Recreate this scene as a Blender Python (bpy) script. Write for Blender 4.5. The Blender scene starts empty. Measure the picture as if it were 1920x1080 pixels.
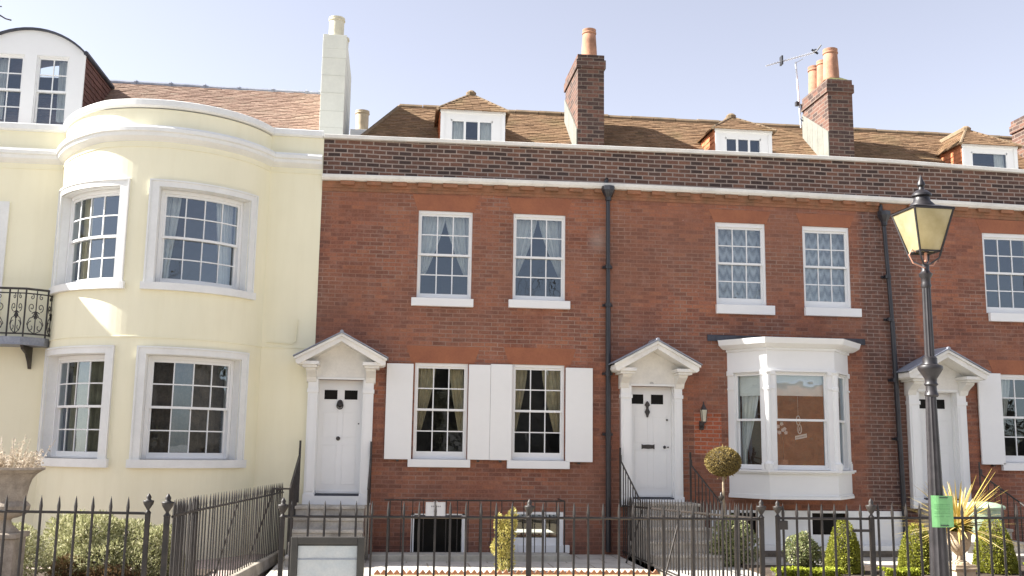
import bpy, math, random
from mathutils import Vector, Matrix
rnd = random.Random(7)
S = bpy.context.scene
COL = S.collection
R = math.radians
sin, cos, pi = math.sin, math.cos, math.pi

# ------------------------------------------------------------------ camera
CAM = Vector((0, -16.5, 1.72))
yaw, tilt, roll = R(6.73), R(8.93), R(.807)
cam = bpy.data.cameras.new('camera'); cam.sensor_width = 36; cam.lens = 1885/1920*36
cam.clip_end = 2000; cam.clip_start = .1
co = bpy.data.objects.new('camera', cam); COL.objects.link(co); S.camera = co
fw = Vector((sin(yaw)*cos(tilt), cos(yaw)*cos(tilt), sin(tilt)))
r0 = Vector((cos(yaw), -sin(yaw), 0)); u0_ = r0.cross(fw)
rt = cos(roll)*r0 + sin(roll)*u0_; up = -sin(roll)*r0 + cos(roll)*u0_
M = Matrix((rt, up, -fw)).transposed().to_4x4(); M.translation = CAM
co.matrix_world = M
# ------------------------------------------------------------------ sky, sun, exposure
SUN_E, SUN_A = R(38), R(5.8)          # sun low over the left end of the terrace, a little behind its front
w = bpy.data.worlds.new('World'); S.world = w; w.use_nodes = True
nt = w.node_tree; bg = nt.nodes['Background']
sk = nt.nodes.new('ShaderNodeTexSky'); sk.sky_type = 'NISHITA'; sk.sun_disc = False
sk.sun_elevation = SUN_E; sk.sun_rotation = -(pi/2 - SUN_A)
sk.air_density = 1.0; sk.dust_density = .8; sk.ozone_density = 1.0
hs = nt.nodes.new('ShaderNodeHueSaturation'); hs.inputs['Saturation'].default_value = .46; hs.inputs['Hue'].default_value = .521
nt.links.new(sk.outputs[0], hs.inputs['Color']); nt.links.new(hs.outputs[0], bg.inputs[0]); bg.inputs[1].default_value = .070
sd = bpy.data.lights.new('sun', 'SUN'); sd.energy = 4.6; sd.angle = R(.55); sd.color = (1, .965, .91)
so = bpy.data.objects.new('sun', sd); COL.objects.link(so)
sv = Vector((-cos(SUN_A)*cos(SUN_E), sin(SUN_A)*cos(SUN_E), sin(SUN_E)))
so.rotation_euler = sv.to_track_quat('Z', 'Y').to_euler(); so.location = (-20, 5, 30)
S.view_settings.view_transform = 'Standard'; S.view_settings.look = 'None'
S.view_settings.exposure = 1.86; S.view_settings.gamma = 1
S.render.engine = 'CYCLES'; S.cycles.use_denoising = True
S.cycles.max_bounces = 8; S.cycles.transparent_max_bounces = 12

# ------------------------------------------------------------------ materials
MATS = {}
def newmat(n):
    m = bpy.data.materials.new(n); m.use_nodes = True; MATS[n] = m
    t = m.node_tree; return m, t, t.nodes['Principled BSDF'], t.nodes, t.links
def noise(t, scale, detail=4, vec=None, rough=.6):
    n = t.nodes.new('ShaderNodeTexNoise'); n.inputs['Scale'].default_value = scale
    n.inputs['Detail'].default_value = detail; n.inputs['Roughness'].default_value = rough
    if vec is None:
        g = t.nodes.new('ShaderNodeNewGeometry'); vec = g.outputs['Position']
    t.links.new(vec, n.inputs['Vector']); return n
def ramp(t, fac, stops):
    r = t.nodes.new('ShaderNodeValToRGB'); e = r.color_ramp.elements
    while len(e) < len(stops): e.new(.5)
    for k, (p, c) in enumerate(stops):
        e[k].position = p; e[k].color = (*c, 1) if len(c) == 3 else c
    t.links.new(fac, r.inputs[0]); return r.outputs[0]
def mixc(t, fac, a, b, mode='MIX'):
    m = t.nodes.new('ShaderNodeMix'); m.data_type = 'RGBA'; m.blend_type = mode
    for i, v in ((0, fac), (6, a), (7, b)):
        if isinstance(v, (int, float)): m.inputs[i].default_value = v
        elif isinstance(v, tuple): m.inputs[i].default_value = (*v, 1)
        else: t.links.new(v, m.inputs[i])
    return m.outputs[2]
def mth(t, op, a, b=0., c=None):
    m = t.nodes.new('ShaderNodeMath'); m.operation = op
    for i, v in enumerate((a, b) if c is None else (a, b, c)):
        if isinstance(v, (int, float)): m.inputs[i].default_value = v
        else: t.links.new(v, m.inputs[i])
    return m.outputs[0]
def bump(t, p, h, s=.3, d=.01):
    b = t.nodes.new('ShaderNodeBump'); b.inputs['Strength'].default_value = s; b.inputs['Distance'].default_value = d
    t.links.new(h, b.inputs['Height']); t.links.new(b.outputs[0], p.inputs['Normal'])
def plain(n, c, rough=.6, var=.12, scale=6, metal=0, bmp=.0, spec=None, c2=None):
    m, t, p, N, L = newmat(n)
    ns = noise(t, scale, 6)
    c2 = c2 or tuple(max(0, x*(1-var*2.2)) for x in c)
    o = ramp(t, ns.outputs[0], [(.3, c2), (.62, c)])
    fine = noise(t, scale*9, 3)
    o = mixc(t, 1., o, ramp(t, fine.outputs[0], [(.35, (1-var*.7,)*3), (.6, (1, 1, 1))]), 'MULTIPLY')
    L.new(o, p.inputs['Base Color']); p.inputs['Roughness'].default_value = rough; p.inputs['Metallic'].default_value = metal
    if spec is not None: p.inputs['Specular IOR Level'].default_value = spec
    if bmp: bump(t, p, fine.outputs[0], bmp, .01)
    return m
def xyz(t):
    g = t.nodes.new('ShaderNodeNewGeometry'); s = t.nodes.new('ShaderNodeSeparateXYZ')
    t.links.new(g.outputs['Position'], s.inputs[0]); return g, s.outputs
def band(t, v, a, b, soft):     # 1 between a and b, soft edges
    u = mth(t, 'MULTIPLY_ADD', v, 1/soft, -a/soft); u = mth(t, 'MINIMUM', mth(t, 'MAXIMUM', u, 0.), 1.)
    w_ = mth(t, 'MULTIPLY_ADD', v, -1/soft, b/soft); w_ = mth(t, 'MINIMUM', mth(t, 'MAXIMUM', w_, 0.), 1.)
    return mth(t, 'MULTIPLY', u, w_)
def brick(n, c1, c2, mortar, msize=.008, bw=.215, rh=.068, dark=None, wallmarks=False, squash=1., bias=0, bmp=.5, msoft=.1, blotch=.5):
    m, t, p, N, L = newmat(n)
    g, X = xyz(t)
    nn = N.new('ShaderNodeSeparateXYZ'); L.new(g.outputs['Normal'], nn.inputs[0])
    ax = mth(t, 'GREATER_THAN', mth(t, 'ABSOLUTE', nn.outputs[0]), .6)
    u = mth(t, 'ADD', mth(t, 'MULTIPLY', X[1], ax), mth(t, 'MULTIPLY', X[0], mth(t, 'SUBTRACT', 1., ax)))
    wob = noise(t, 1.3, 2)
    z = mth(t, 'ADD', X[2], mth(t, 'MULTIPLY', mth(t, 'SUBTRACT', wob.outputs[0], .5), .03))
    c = N.new('ShaderNodeCombineXYZ'); L.new(u, c.inputs[0]); L.new(z, c.inputs[1])
    b = N.new('ShaderNodeTexBrick'); L.new(c.outputs[0], b.inputs[0])
    b.inputs['Scale'].default_value = 1; b.inputs['Brick Width'].default_value = bw; b.inputs['Row Height'].default_value = rh
    b.inputs['Mortar Size'].default_value = msize; b.inputs['Mortar Smooth'].default_value = msoft; b.inputs['Bias'].default_value = bias
    b.squash = squash; b.squash_frequency = 2; b.offset = .5
    b.inputs['Color1'].default_value = (0, 0, 0, 1); b.inputs['Color2'].default_value = (1, 1, 1, 1); b.inputs['Mortar'].default_value = (.5, .5, .5, 1)
    avg = tuple((p_+q_)/2 for p_, q_ in zip(c1, c2))
    tone = ramp(t, b.outputs[0], [(0, tuple(x*.84 for x in c2)), (.2, c2), (.5, avg), (.85, c1), (1, (c1[0]*1.06, c1[1]*1.14, c1[2]*1.12))])
    # mortar colour patchy
    pn = noise(t, 2.2, 5)
    mo = mixc(t, ramp(t, pn.outputs[0], [(.5, (0, 0, 0)), (.72, (1, 1, 1))]), tuple(x*.72 for x in mortar), mortar)
    col = tone
    big = noise(t, .9, 6)
    col = mixc(t, blotch, col, ramp(t, big.outputs[0], [(.3, (.55, .5, .5)), (.5, (.95, .95, .95)), (.72, (1.3, 1.12, 1.02))]), 'MULTIPLY')
    grit = noise(t, 34, 4)
    col = mixc(t, .75, col, ramp(t, grit.outputs[0], [(.3, (.6, .6, .62)), (.6, (1.12, 1.1, 1.08))]), 'MULTIPLY')
    if wallmarks:
        # dark brick pier at the party wall, soot by pipes and along the foot, rubbed orange brick under the eaves
        d1 = mth(t, 'MULTIPLY', band(t, X[0], 8.02, 9.15, .14), band(t, X[2], .5, 6.2, .2))
        jn = noise(t, 9, 3); d1 = mth(t, 'MULTIPLY', d1, ramp(t, jn.outputs[0], [(.3, (.5,)*3), (.55, (1,)*3)]))
        d2 = mth(t, 'MULTIPLY', band(t, X[0], 3.25, 3.95, .3), band(t, X[2], -1, 2.9, .6))
        d3 = band(t, X[2], -2, .62, .5); d4 = mth(t, 'MULTIPLY', band(t, X[0], -2, -1.05, .25), .7)
        dd = mth(t, 'MAXIMUM', mth(t, 'MAXIMUM', d1, mth(t, 'MULTIPLY', d2, .55)), mth(t, 'MAXIMUM', mth(t, 'MULTIPLY', d3, .45), d4))
        # soot under the upper sills
        so_ = noise(t, 2.5, 6); sm = mth(t, 'MULTIPLY', band(t, X[2], 3.55, 4.1, .35), ramp(t, so_.outputs[0], [(.45, (0,)*3), (.62, (1,)*3)]))
        dd = mth(t, 'MAXIMUM', dd, mth(t, 'MULTIPLY', sm, .55))
        dd = mth(t, 'MINIMUM', dd, 1.)
        col = mixc(t, dd, col, mixc(t, .78, col, (.052, .040, .040), 'MIX'))
        mo = mixc(t, d1, mo, (.27, .205, .175))
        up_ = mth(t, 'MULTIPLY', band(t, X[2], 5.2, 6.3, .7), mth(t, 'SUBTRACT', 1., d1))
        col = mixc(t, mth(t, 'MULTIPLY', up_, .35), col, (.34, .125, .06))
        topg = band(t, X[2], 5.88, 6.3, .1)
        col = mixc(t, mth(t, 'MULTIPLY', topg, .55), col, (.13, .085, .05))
        # lime pointing showing pale in patches, worn flush elsewhere
        lp = noise(t, .75, 4); mo = mixc(t, mth(t, 'MULTIPLY', ramp(t, lp.outputs[0], [(.42, (1,)*3), (.60, (0,)*3)]), mth(t, 'SUBTRACT', 1., d1)), mo, mixc(t, .35, avg, (.24, .12, .09)))
        # bigger weathering drifts: purple-brown below, warmer above
        dr = noise(t, .55, 5); col = mixc(t, ramp(t, dr.outputs[0], [(.42, (0,)*3), (.62, (.5,)*3)]), col, (.205, .106, .074))
        # lime specks and bloom
        mt = noise(t, 6.5, 6, rough=.75); col = mixc(t, ramp(t, mt.outputs[0], [(.5, (0,)*3), (.7, (.42,)*3)]), col, (.36, .215, .17)); col = mixc(t, ramp(t, mt.outputs[0], [(.3, (.5,)*3), (.44, (0,)*3)]), col, (.13, .07, .055))
        sp = noise(t, 14, 5); mk = noise(t, 1.1, 3)
        s1 = mth(t, 'MULTIPLY', ramp(t, sp.outputs[0], [(.66, (0,)*3), (.72, (1,)*3)]), ramp(t, mk.outputs[0], [(.45, (0,)*3), (.6, (1,)*3)]))
        col = mixc(t, mth(t, 'MULTIPLY', s1, .55), col, (.55, .45, .40))
        s2 = mth(t, 'MULTIPLY', band(t, X[0], 3.2, 3.62, .25), band(t, X[2], 4.95, 5.45, .22))
        col = mixc(t, mth(t, 'MULTIPLY', s2, .35), col, (.6, .55, .5))
    col = mixc(t, b.outputs['Fac'], col, mo)
    L.new(col, p.inputs['Base Color']); p.inputs['Roughness'].default_value = .9
    p.inputs['Specular IOR Level'].default_value = .2
    h = mth(t, 'ADD', mth(t, 'MULTIPLY', b.outputs['Fac'], -1.), mth(t, 'MULTIPLY', grit.outputs[0], .6))
    bump(t, p, h, bmp, .006)
    return m
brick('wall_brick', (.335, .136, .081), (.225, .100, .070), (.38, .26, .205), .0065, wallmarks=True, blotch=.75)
brick('parapet_brick', (.185, .096, .068), (.075, .053, .047), (.40, .32, .27), .010, bias=-.05, rh=.075, blotch=.4)
brick('chimney_brick', (.165, .088, .066), (.08, .055, .048), (.24, .19, .155), .008, rh=.075)
brick('new_brick', (.45, .13, .07), (.40, .12, .06), (.5, .32, .25), .008, blotch=.1)
brick('opposite_brick', (.50, .20, .09), (.42, .16, .08), (.45, .3, .2), .008)
brick('old_stone_brick', (.20, .17, .13), (.14, .12, .10), (.2, .17, .14), .01)
plain('rubbed_brick', (.345, .13, .065), .9, .14, 3, bmp=.2, c2=(.27, .10, .055))
plain('ridge_tile', (.26, .18, .11), .9, .25, 6, bmp=.3, c2=(.16, .12, .07))
plain('dentil_brick', (.34, .15, .08), .9, .25, 4, c2=(.2, .11, .06))
plain('white', (.80, .80, .785), .5, .015, 1.2)
plain('white_stone', (.80, .78, .73), .6, .07, 3)
plain('cream_trim', (.80, .80, .77), .5, .04, 3)
m, t, p, N, L = newmat('cream')
big = noise(t, .8, 7); c_ = ramp(t, big.outputs[0], [(.3, (.81, .765, .565)), (.7, (.87, .82, .61))])
st_v = N.new('ShaderNodeMapping'); st_v.inputs['Scale'].default_value = (3, 3, .35)
g_ = N.new('ShaderNodeNewGeometry'); L.new(g_.outputs['Position'], st_v.inputs[0])
stn = noise(t, 2, 5, st_v.outputs[0]); c_ = mixc(t, 1, c_, ramp(t, stn.outputs[0], [(.3, (.97, .965, .95)), (.55, (1, 1, 1))]), 'MULTIPLY')
fn = noise(t, 60, 3); L.new(c_, p.inputs['Base Color']); p.inputs['Roughness'].default_value = .7; bump(t, p, fn.outputs[0], .12, .004)
plain('lead', (.33, .35, .40), .55, .25, 4, c2=(.2, .22, .27))
plain('dark_lead', (.06, .065, .085), .6, .25, 5)
plain('slate_flashing', (.21, .21, .18), .8, .12, 3)
plain('iron', (.045, .038, .034), .42, .3, 8)
plain('rail_iron', (.032, .025, .021), .55, .3, 8)
plain('pipe_black', (.028, .028, .034), .35, .2, 6)
plain('lamp_iron', (.028, .024, .026), .45, .3, 7)
plain('terracotta', (.46, .235, .145), .85, .2, 5)
plain('buff_clay', (.62, .50, .34), .8, .12, 7)
plain('white_clay', (.66, .62, .48), .8, .1, 7)
plain('moss', (.16, .16, .05), 1, .35, 14, bmp=.6)
plain('stone_step', (.55, .51, .44), .85, .2, 4, bmp=.3, c2=(.30, .27, .23))
plain('concrete', (.46, .44, .38), .9, .14, 3, bmp=.2)
plain('asphalt', (.19, .185, .18), .9, .2, 4, bmp=.4)
plain('kerb_stone', (.42, .37, .30), .85, .2, 3, bmp=.3)
plain('urn_stone', (.46, .39, .31), .9, .22, 7, bmp=.4)
plain('urn_buff', (.60, .47, .32), .9, .18, 7, bmp=.3)
plain('soil', (.09, .06, .04), 1, .3, 12, bmp=.8)
plain('interior', (.10, .08, .065), .9, .2, 1)
plain('bark', (.09, .075, .06), .9, .3, 9, bmp=.6)
plain('pale_bark', (.42, .33, .22), .9, .2, 20)
plain('aluminium', (.62, .62, .63), .4, .1, 9, metal=.6)
plain('plastic_black', (.03, .03, .035), .5, .1, 9)
plain('copper', (.6, .3, .2), .4, .1, 9)
plain('bin_green', (.38, .50, .36), .5, .06, 3)
plain('notice_green', (.20, .48, .19), .4, .10, 5)
plain('notice_ink', (.08, .26, .09), .6, .1, 5)
plain('paper', (.54, .55, .53), .35, .10, 6, c2=(.44, .48, .49))
plain('paper_line', (.30, .33, .38), .5, .1, 4)
plain('board_frame', (.055, .05, .042), .5, .15, 6)
plain('sign_white', (.78, .78, .77), .5, .03, 6)
plain('sign_ink', (.36, .35, .36), .6, .05, 6)
plain('curtain', (.78, .77, .74), .9, .06, 8)
plain('cream_curtain', (.70, .60, .42), .9, .12, 8)
plain('olive_curtain', (.24, .22, .15), .9, .15, 6)
plain('brown_curtain', (.14, .105, .08), .9, .35, 4)
plain('brown_room', (.34, .15, .075), .8, .2, 4)
plain('blind', (.88, .87, .83), .8, .04, 4)
plain('flower_white', (.8, .74, .74), .6, .05, 8)
def leafmat(n, cs, rough=.6, trans=.25, scale=5):
    m, t, p, N, L = newmat(n)
    at = N.new('ShaderNodeAttribute'); at.attribute_name = 'tint'
    stops = [(i/(len(cs)-1), c) for i, c in enumerate(cs)]
    o = ramp(t, at.outputs['Fac'], stops)
    L.new(o, p.inputs['Base Color']); p.inputs['Roughness'].default_value = rough
    p.inputs['Specular IOR Level'].default_value = .25
    tr = N.new('ShaderNodeBsdfTranslucent'); L.new(o, tr.inputs[0]); mx = N.new('ShaderNodeMixShader')
    mx.inputs[0].default_value = trans; out = N['Material Output']
    L.new(p.outputs[0], mx.inputs[1]); L.new(tr.outputs[0], mx.inputs[2]); L.new(mx.outputs[0], out.inputs[0])
    return m
leafmat('box_leaf', [(.12, .14, .02), (.28, .29, .04), (.46, .45, .10)], trans=.35)
leafmat('hedge_leaf', [(.15, .19, .015), (.32, .36, .03), (.44, .46, .07)])
leafmat('ball_leaf', [(.12, .09, .03), (.27, .20, .07), (.40, .31, .12)])
leafmat('lavender_leaf', [(.17, .18, .08), (.36, .36, .18), (.62, .58, .38)], trans=.35)
leafmat('brown_leaf', [(.10, .06, .03), (.22, .14, .07), (.3, .2, .1)])
leafmat('variegated_leaf', [(.09, .13, .04), (.26, .28, .12), (.55, .52, .34)])
leafmat('golden_leaf', [(.24, .24, .06), (.46, .41, .12), (.66, .58, .26)])
leafmat('grey_leaf', [(.22, .25, .20), (.42, .44, .38), (.55, .55, .48)])
leafmat('spiky_leaf', [(.34, .27, .06), (.62, .47, .13), (.78, .66, .35)])
leafmat('dry_sprig', [(.34, .27, .19), (.50, .42, .32), (.62, .55, .46)])
leafmat('evergreen_leaf', [(.05, .045, .025), (.09, .08, .045), (.15, .13, .08)])
def tiles(n, cs, moss=(.20, .19, .06)):
    m, t, p, N, L = newmat(n)
    at = N.new('ShaderNodeAttribute'); at.attribute_name = 'tint'
    o = ramp(t, at.outputs['Fac'], [(i/(len(cs)-1), c) for i, c in enumerate(cs)])
    n1 = noise(t, 1.8, 6); o = mixc(t, ramp(t, n1.outputs[0], [(.5, (0,)*3), (.75, (.6,)*3)]), o, moss)
    n2 = noise(t, 25, 4); o = mixc(t, .7, o, ramp(t, n2.outputs[0], [(.3, (.6,)*3), (.6, (1.1,)*3)]), 'MULTIPLY')
    L.new(o, p.inputs['Base Color']); p.inputs['Roughness'].default_value = .9; p.inputs['Specular IOR Level'].default_value = .2
    bump(t, p, n2.outputs[0], .4, .005)
tiles('roof_tile', [(.115, .07, .042), (.19, .118, .068), (.275, .172, .10), (.195, .13, .075)], (.19, .15, .075))
tiles('red_tile', [(.19, .12, .09), (.25, .165, .125), (.31, .215, .165), (.27, .21, .16)], (.28, .22, .165))
tiles('hung_tile', [(.10, .055, .048), (.13, .065, .055), (.16, .08, .065)], (.12, .07, .06))
tiles('orange_tile', [(.42, .15, .07), (.50, .19, .09), (.36, .13, .07)], (.35, .15, .08))
# glass: clear pane with a mirror-like sheen
def glassmat(n, base, wob=.25):
    m, t, p, N, L = newmat(n)
    N.remove(p); tr = N.new('ShaderNodeBsdfTransparent'); gl = N.new('ShaderNodeBsdfGlossy'); gl.inputs['Roughness'].default_value = .0
    gl.inputs[0].default_value = (.72, .84, 1, 1); tr.inputs[0].default_value = (.86, .90, .88, 1)
    fr = N.new('ShaderNodeFresnel'); fr.inputs[0].default_value = 1.5
    f = mth(t, 'ADD', mth(t, 'MULTIPLY', fr.outputs[0], .8), base)
    n1 = noise(t, 3.5, 1); b = N.new('ShaderNodeBump'); b.inputs['Strength'].default_value = wob; b.inputs['Distance'].default_value = .004
    L.new(n1.outputs[0], b.inputs['Height']); L.new(b.outputs[0], gl.inputs['Normal'])
    mx = N.new('ShaderNodeMixShader'); L.new(f, mx.inputs[0]); L.new(tr.outputs[0], mx.inputs[1]); L.new(gl.outputs[0], mx.inputs[2])
    L.new(mx.outputs[0], N['Material Output'].inputs[0])
glassmat('glass', .09); glassmat('dark_glass', .03)
# frosted amber lamp glass
m, t, p, N, L = newmat('lamp_glass'); p.inputs['Roughness'].default_value = .35
ln = noise(t, 3, 5); lc = ramp(t, ln.outputs[0], [(.3, (.48, .40, .20)), (.65, (.72, .64, .42))]); L.new(lc, p.inputs['Base Color'])
tr = N.new('ShaderNodeBsdfTranslucent'); L.new(lc, tr.inputs[0]); mx = N.new('ShaderNodeMixShader'); mx.inputs[0].default_value = .55
L.new(p.outputs[0], mx.inputs[1]); L.new(tr.outputs[0], mx.inputs[2]); L.new(mx.outputs[0], N['Material Output'].inputs[0])
# lace
m, t, p, N, L = newmat('lace'); g, X = xyz(t)
p.inputs['Base Color'].default_value = (.72, .73, .76, 1); p.inputs['Roughness'].default_value = .9
u = mth(t, 'ABSOLUTE', mth(t, 'SINE', mth(t, 'MULTIPLY', X[0], 23.)))
v = mth(t, 'SINE', mth(t, 'ADD', mth(t, 'MULTIPLY', X[2], 26.), mth(t, 'MULTIPLY', u, 3.)))
q = mth(t, 'MULTIPLY_ADD', v, .2, .62); nz = noise(t, 40, 3); q = mth(t, 'ADD', q, mth(t, 'MULTIPLY_ADD', nz.outputs[0], .5, -.25))
tb = N.new('ShaderNodeBsdfTransparent'); mx = N.new('ShaderNodeMixShader'); L.new(q, mx.inputs[0]); L.new(tb.outputs[0], mx.inputs[1]); L.new(p.outputs[0], mx.inputs[2])
L.new(mx.outputs[0], N['Material Output'].inputs[0])
# ground sheets
def slabs(n, c1, c2, joint, w_, h_):
    m, t, p, N, L = newmat(n); g, X = xyz(t)
    b = N.new('ShaderNodeTexBrick'); L.new(g.outputs['Position'], b.inputs[0]); b.inputs['Scale'].default_value = 1
    b.inputs['Brick Width'].default_value = w_; b.inputs['Row Height'].default_value = h_; b.inputs['Mortar Size'].default_value = .012
    b.inputs['Color1'].default_value = (*c1, 1); b.inputs['Color2'].default_value = (*c2, 1); b.inputs['Mortar'].default_value = (*joint, 1)
    n2 = noise(t, 5, 6); o = mixc(t, .8, b.outputs[0], ramp(t, n2.outputs[0], [(.3, (.7,)*3), (.6, (1.05,)*3)]), 'MULTIPLY')
    L.new(o, p.inputs['Base Color']); p.inputs['Roughness'].default_value = .9; bump(t, p, b.outputs['Fac'], -.3, .005)
slabs('pink_paving', (.50, .39, .34), (.45, .35, .31), (.25, .2, .16), .45, .45)
slabs('flagstones', (.50, .48, .44), (.46, .44, .40), (.2, .17, .14), .75, .55)
slabs('path_slabs', (.55, .52, .46), (.5, .47, .42), (.3, .26, .2), .6, .6)
m, t, p, N, L = newmat('gravel'); vn = N.new('ShaderNodeTexVoronoi'); vn.inputs['Scale'].default_value = 60
g = N.new('ShaderNodeNewGeometry'); L.new(g.outputs['Position'], vn.inputs['Vector'])
gc = mixc(t, 1, (.56, .44, .26), ramp(t, vn.outputs['Color'], [(.1, (.6, .55, .5)), (.9, (1.15, 1.1, 1.05))]), 'MULTIPLY'); L.new(gc, p.inputs['Base Color'])
bump(t, p, vn.outputs['Distance'], .8, .01); p.inputs['Roughness'].default_value = .9

# ------------------------------------------------------------------ mesh builder
class MB:
    def __init__(s): s.v = []; s.f = []; s.t = []
    def quad(s, *p, t=.5):
        b = len(s.v); s.v += [tuple(q) for q in p]; s.f.append(tuple(range(b, b+len(p)))); s.t.append(t); return s
    def hexa(s, c, t=.5):     # eight corners: bottom 0-3 ccw, top 4-7
        b = len(s.v); s.v += [tuple(q) for q in c]
        for q in ((0, 3, 2, 1), (4, 5, 6, 7), (0, 1, 5, 4), (1, 2, 6, 5), (2, 3, 7, 6), (3, 0, 4, 7)):
            s.f.append(tuple(b+i for i in q)); s.t.append(t)
        return s
    def box(s, x0, x1, y0, y1, z0, z1, t=.5):
        return s.hexa([(x0, y0, z0), (x1, y0, z0), (x1, y1, z0), (x0, y1, z0), (x0, y0, z1), (x1, y0, z1), (x1, y1, z1), (x0, y1, z1)], t)
    def ub(s, mp, u0, u1, z0, z1, d0, d1, n=1):   # box in wall coordinates (u along, z up, d inward)
        b = len(s.v)
        for i in range(n+1):
            u = u0+(u1-u0)*i/n
            s.v += [mp(u, z0, d0), mp(u, z0, d1), mp(u, z1, d1), mp(u, z1, d0)]
        for i in range(n):
            a = b+4*i; c = a+4
            for k in range(4):
                s.f.append((a+k, a+(k+1) % 4, c+(k+1) % 4, c+k)); s.t.append(.5)
        s.f.append((b+3, b+2, b+1, b)); e = b+4*n; s.f.append((e, e+1, e+2, e+3)); s.t += [.5, .5]
        return s
    def prism(s, poly, f0, f1):     # poly of 2d points; f0/f1 map a point to 3d ends
        n = len(poly); b = len(s.v)
        s.v += [tuple(f0(*q)) for q in poly]+[tuple(f1(*q)) for q in poly]
        s.f.append(tuple(range(b+n-1, b-1, -1))); s.f.append(tuple(range(b+n, b+2*n)))
        for i in range(n): j = (i+1) % n; s.f.append((b+i, b+j, b+n+j, b+n+i))
        s.t += [.5]*(n+2); return s
    def tube(s, pts, r, n=8, cap=True):
        rs = r if isinstance(r, (list, tuple)) else [r]*len(pts)
        pts = [Vector(p) for p in pts]; b = len(s.v); pv = None
        for i, p_ in enumerate(pts):
            d = (pts[min(i+1, len(pts)-1)]-pts[max(i-1, 0)]).normalized()
            if pv is None:
                a = Vector((0, 0, 1)) if abs(d.z) < .9 else Vector((1, 0, 0)); pv = d.cross(a).normalized()
            pv = (pv-d*pv.dot(d)).normalized(); q = d.cross(pv)
            for k in range(n):
                an = 2*pi*k/n+pi/n; s.v.append(tuple(p_+(pv*cos(an)+q*sin(an))*rs[i]))
        for i in range(len(pts)-1):
            for k in range(n):
                a = b+i*n+k; c = b+i*n+(k+1) % n; s.f.append((a, c, c+n, a+n)); s.t.append(.5)
        if cap:
            s.f.append(tuple(range(b+n-1, b-1, -1))); e = b+(len(pts)-1)*n; s.f.append(tuple(range(e, e+n))); s.t += [.5, .5]
        return s
    def lathe(s, prof, c=(0, 0, 0), n=20, mod=None, lean=0):
        b = len(s.v)
        for r, z in prof:
            for k in range(n):
                a = 2*pi*k/n; rr = r*(mod(a, z) if mod else 1)
                s.v.append((c[0]+rr*cos(a)+lean*z, c[1]+rr*sin(a), c[2]+z))
        for i in range(len(prof)-1):
            for k in range(n):
                a = b+i*n+k; q = b+i*n+(k+1) % n; s.f.append((a, q, q+n, a+n)); s.t.append(.5)
        s.f.append(tuple(range(b+n-1, b-1, -1))); e = b+(len(prof)-1)*n; s.f.append(tuple(range(e, e+n))); s.t += [.5, .5]
        return s
    def sweep(s, path, prof, closed=True):   # path: (x, y, z) with outward normal computed in plan; prof: (out, z)
        n = len(path); m_ = len(prof); b = len(s.v)
        for i, (x, y, z) in enumerate(path):
            a = Vector(path[max(i-1, 0)]); c = Vector(path[min(i+1, n-1)]); p_ = Vector((x, y, z))
            d1 = (p_-a); d2 = (c-p_); d1.z = d2.z = 0
            d1 = d1.normalized() if d1.length > 1e-6 else d2.normalized(); d2 = d2.normalized() if d2.length > 1e-6 else d1
            dd = (d1+d2).normalized(); k = 1/max(.5, dd.dot(d1)); o = Vector((dd.y, -dd.x, 0))*k
            for ou, zz in prof: q = p_+o*ou; s.v.append((q.x, q.y, z+zz))
        for i in range(n-1):
            for k in range(m_):
                j = (k+1) % m_; s.f.append((b+i*m_+k, b+i*m_+j, b+(i+1)*m_+j, b+(i+1)*m_+k)); s.t.append(.5)
        s.f.append(tuple(range(b, b+m_))); s.f.append(tuple(range(b+(n-1)*m_+m_-1, b+(n-1)*m_-1, -1))); s.t += [.5, .5]
        return s
    def build(s, name, mat, parent=None, smooth=False, bevel=0, autos=None, recalc=True):
        o_ = parent
        off = Vector((0, 0, 0))
        while o_ is not None: off += o_.location; o_ = o_.parent
        me = bpy.data.meshes.new(name)
        me.from_pydata([(x-off.x, y-off.y, z-off.z) for x, y, z in s.v], [], s.f)
        me.materials.append(MATS[mat])
        if any(t != .5 for t in s.t):
            a = me.attributes.new('tint', 'FLOAT', 'FACE'); a.data.foreach_set('value', s.t)
        if recalc and len(s.f) < 6000:
            import bmesh
            bm = bmesh.new(); bm.from_mesh(me); bmesh.ops.recalc_face_normals(bm, faces=bm.faces); bm.to_mesh(me); bm.free()
        if smooth: me.polygons.foreach_set('use_smooth', [True]*len(me.polygons))
        o = bpy.data.objects.new(name, me); COL.objects.link(o)
        if parent: o.parent = parent
        if bevel:
            b = o.modifiers.new('bevel', 'BEVEL'); b.width = bevel; b.segments = 2; b.limit_method = 'ANGLE'
        return o
def smooth_by_angle(o, ang=35):
    me = o.data
    me.polygons.foreach_set('use_smooth', [True]*len(me.polygons))
    try: me.set_sharp_from_angle(angle=R(ang))
    except Exception: pass
    return o
def tag(o, label=None, cat=None, group=None, kind=None):
    if label: o['label'] = label
    if cat: o['category'] = cat
    if group: o['group'] = group
    if kind: o['kind'] = kind
    return o
def thing(name, loc, label, cat, group=None):
    o = bpy.data.objects.new(name, None); COL.objects.link(o); o.location = loc; o.empty_display_size = .2
    return tag(o, label, cat, group)
def copy_tree(o, parent=None, loc=None, rz=None):
    c = o.copy(); COL.objects.link(c)
    if parent: c.parent = parent
    if loc is not None: c.location = loc
    if rz is not None: c.rotation_euler = (0, 0, rz)
    for ch in o.children: copy_tree(ch, c)
    return c
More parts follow.
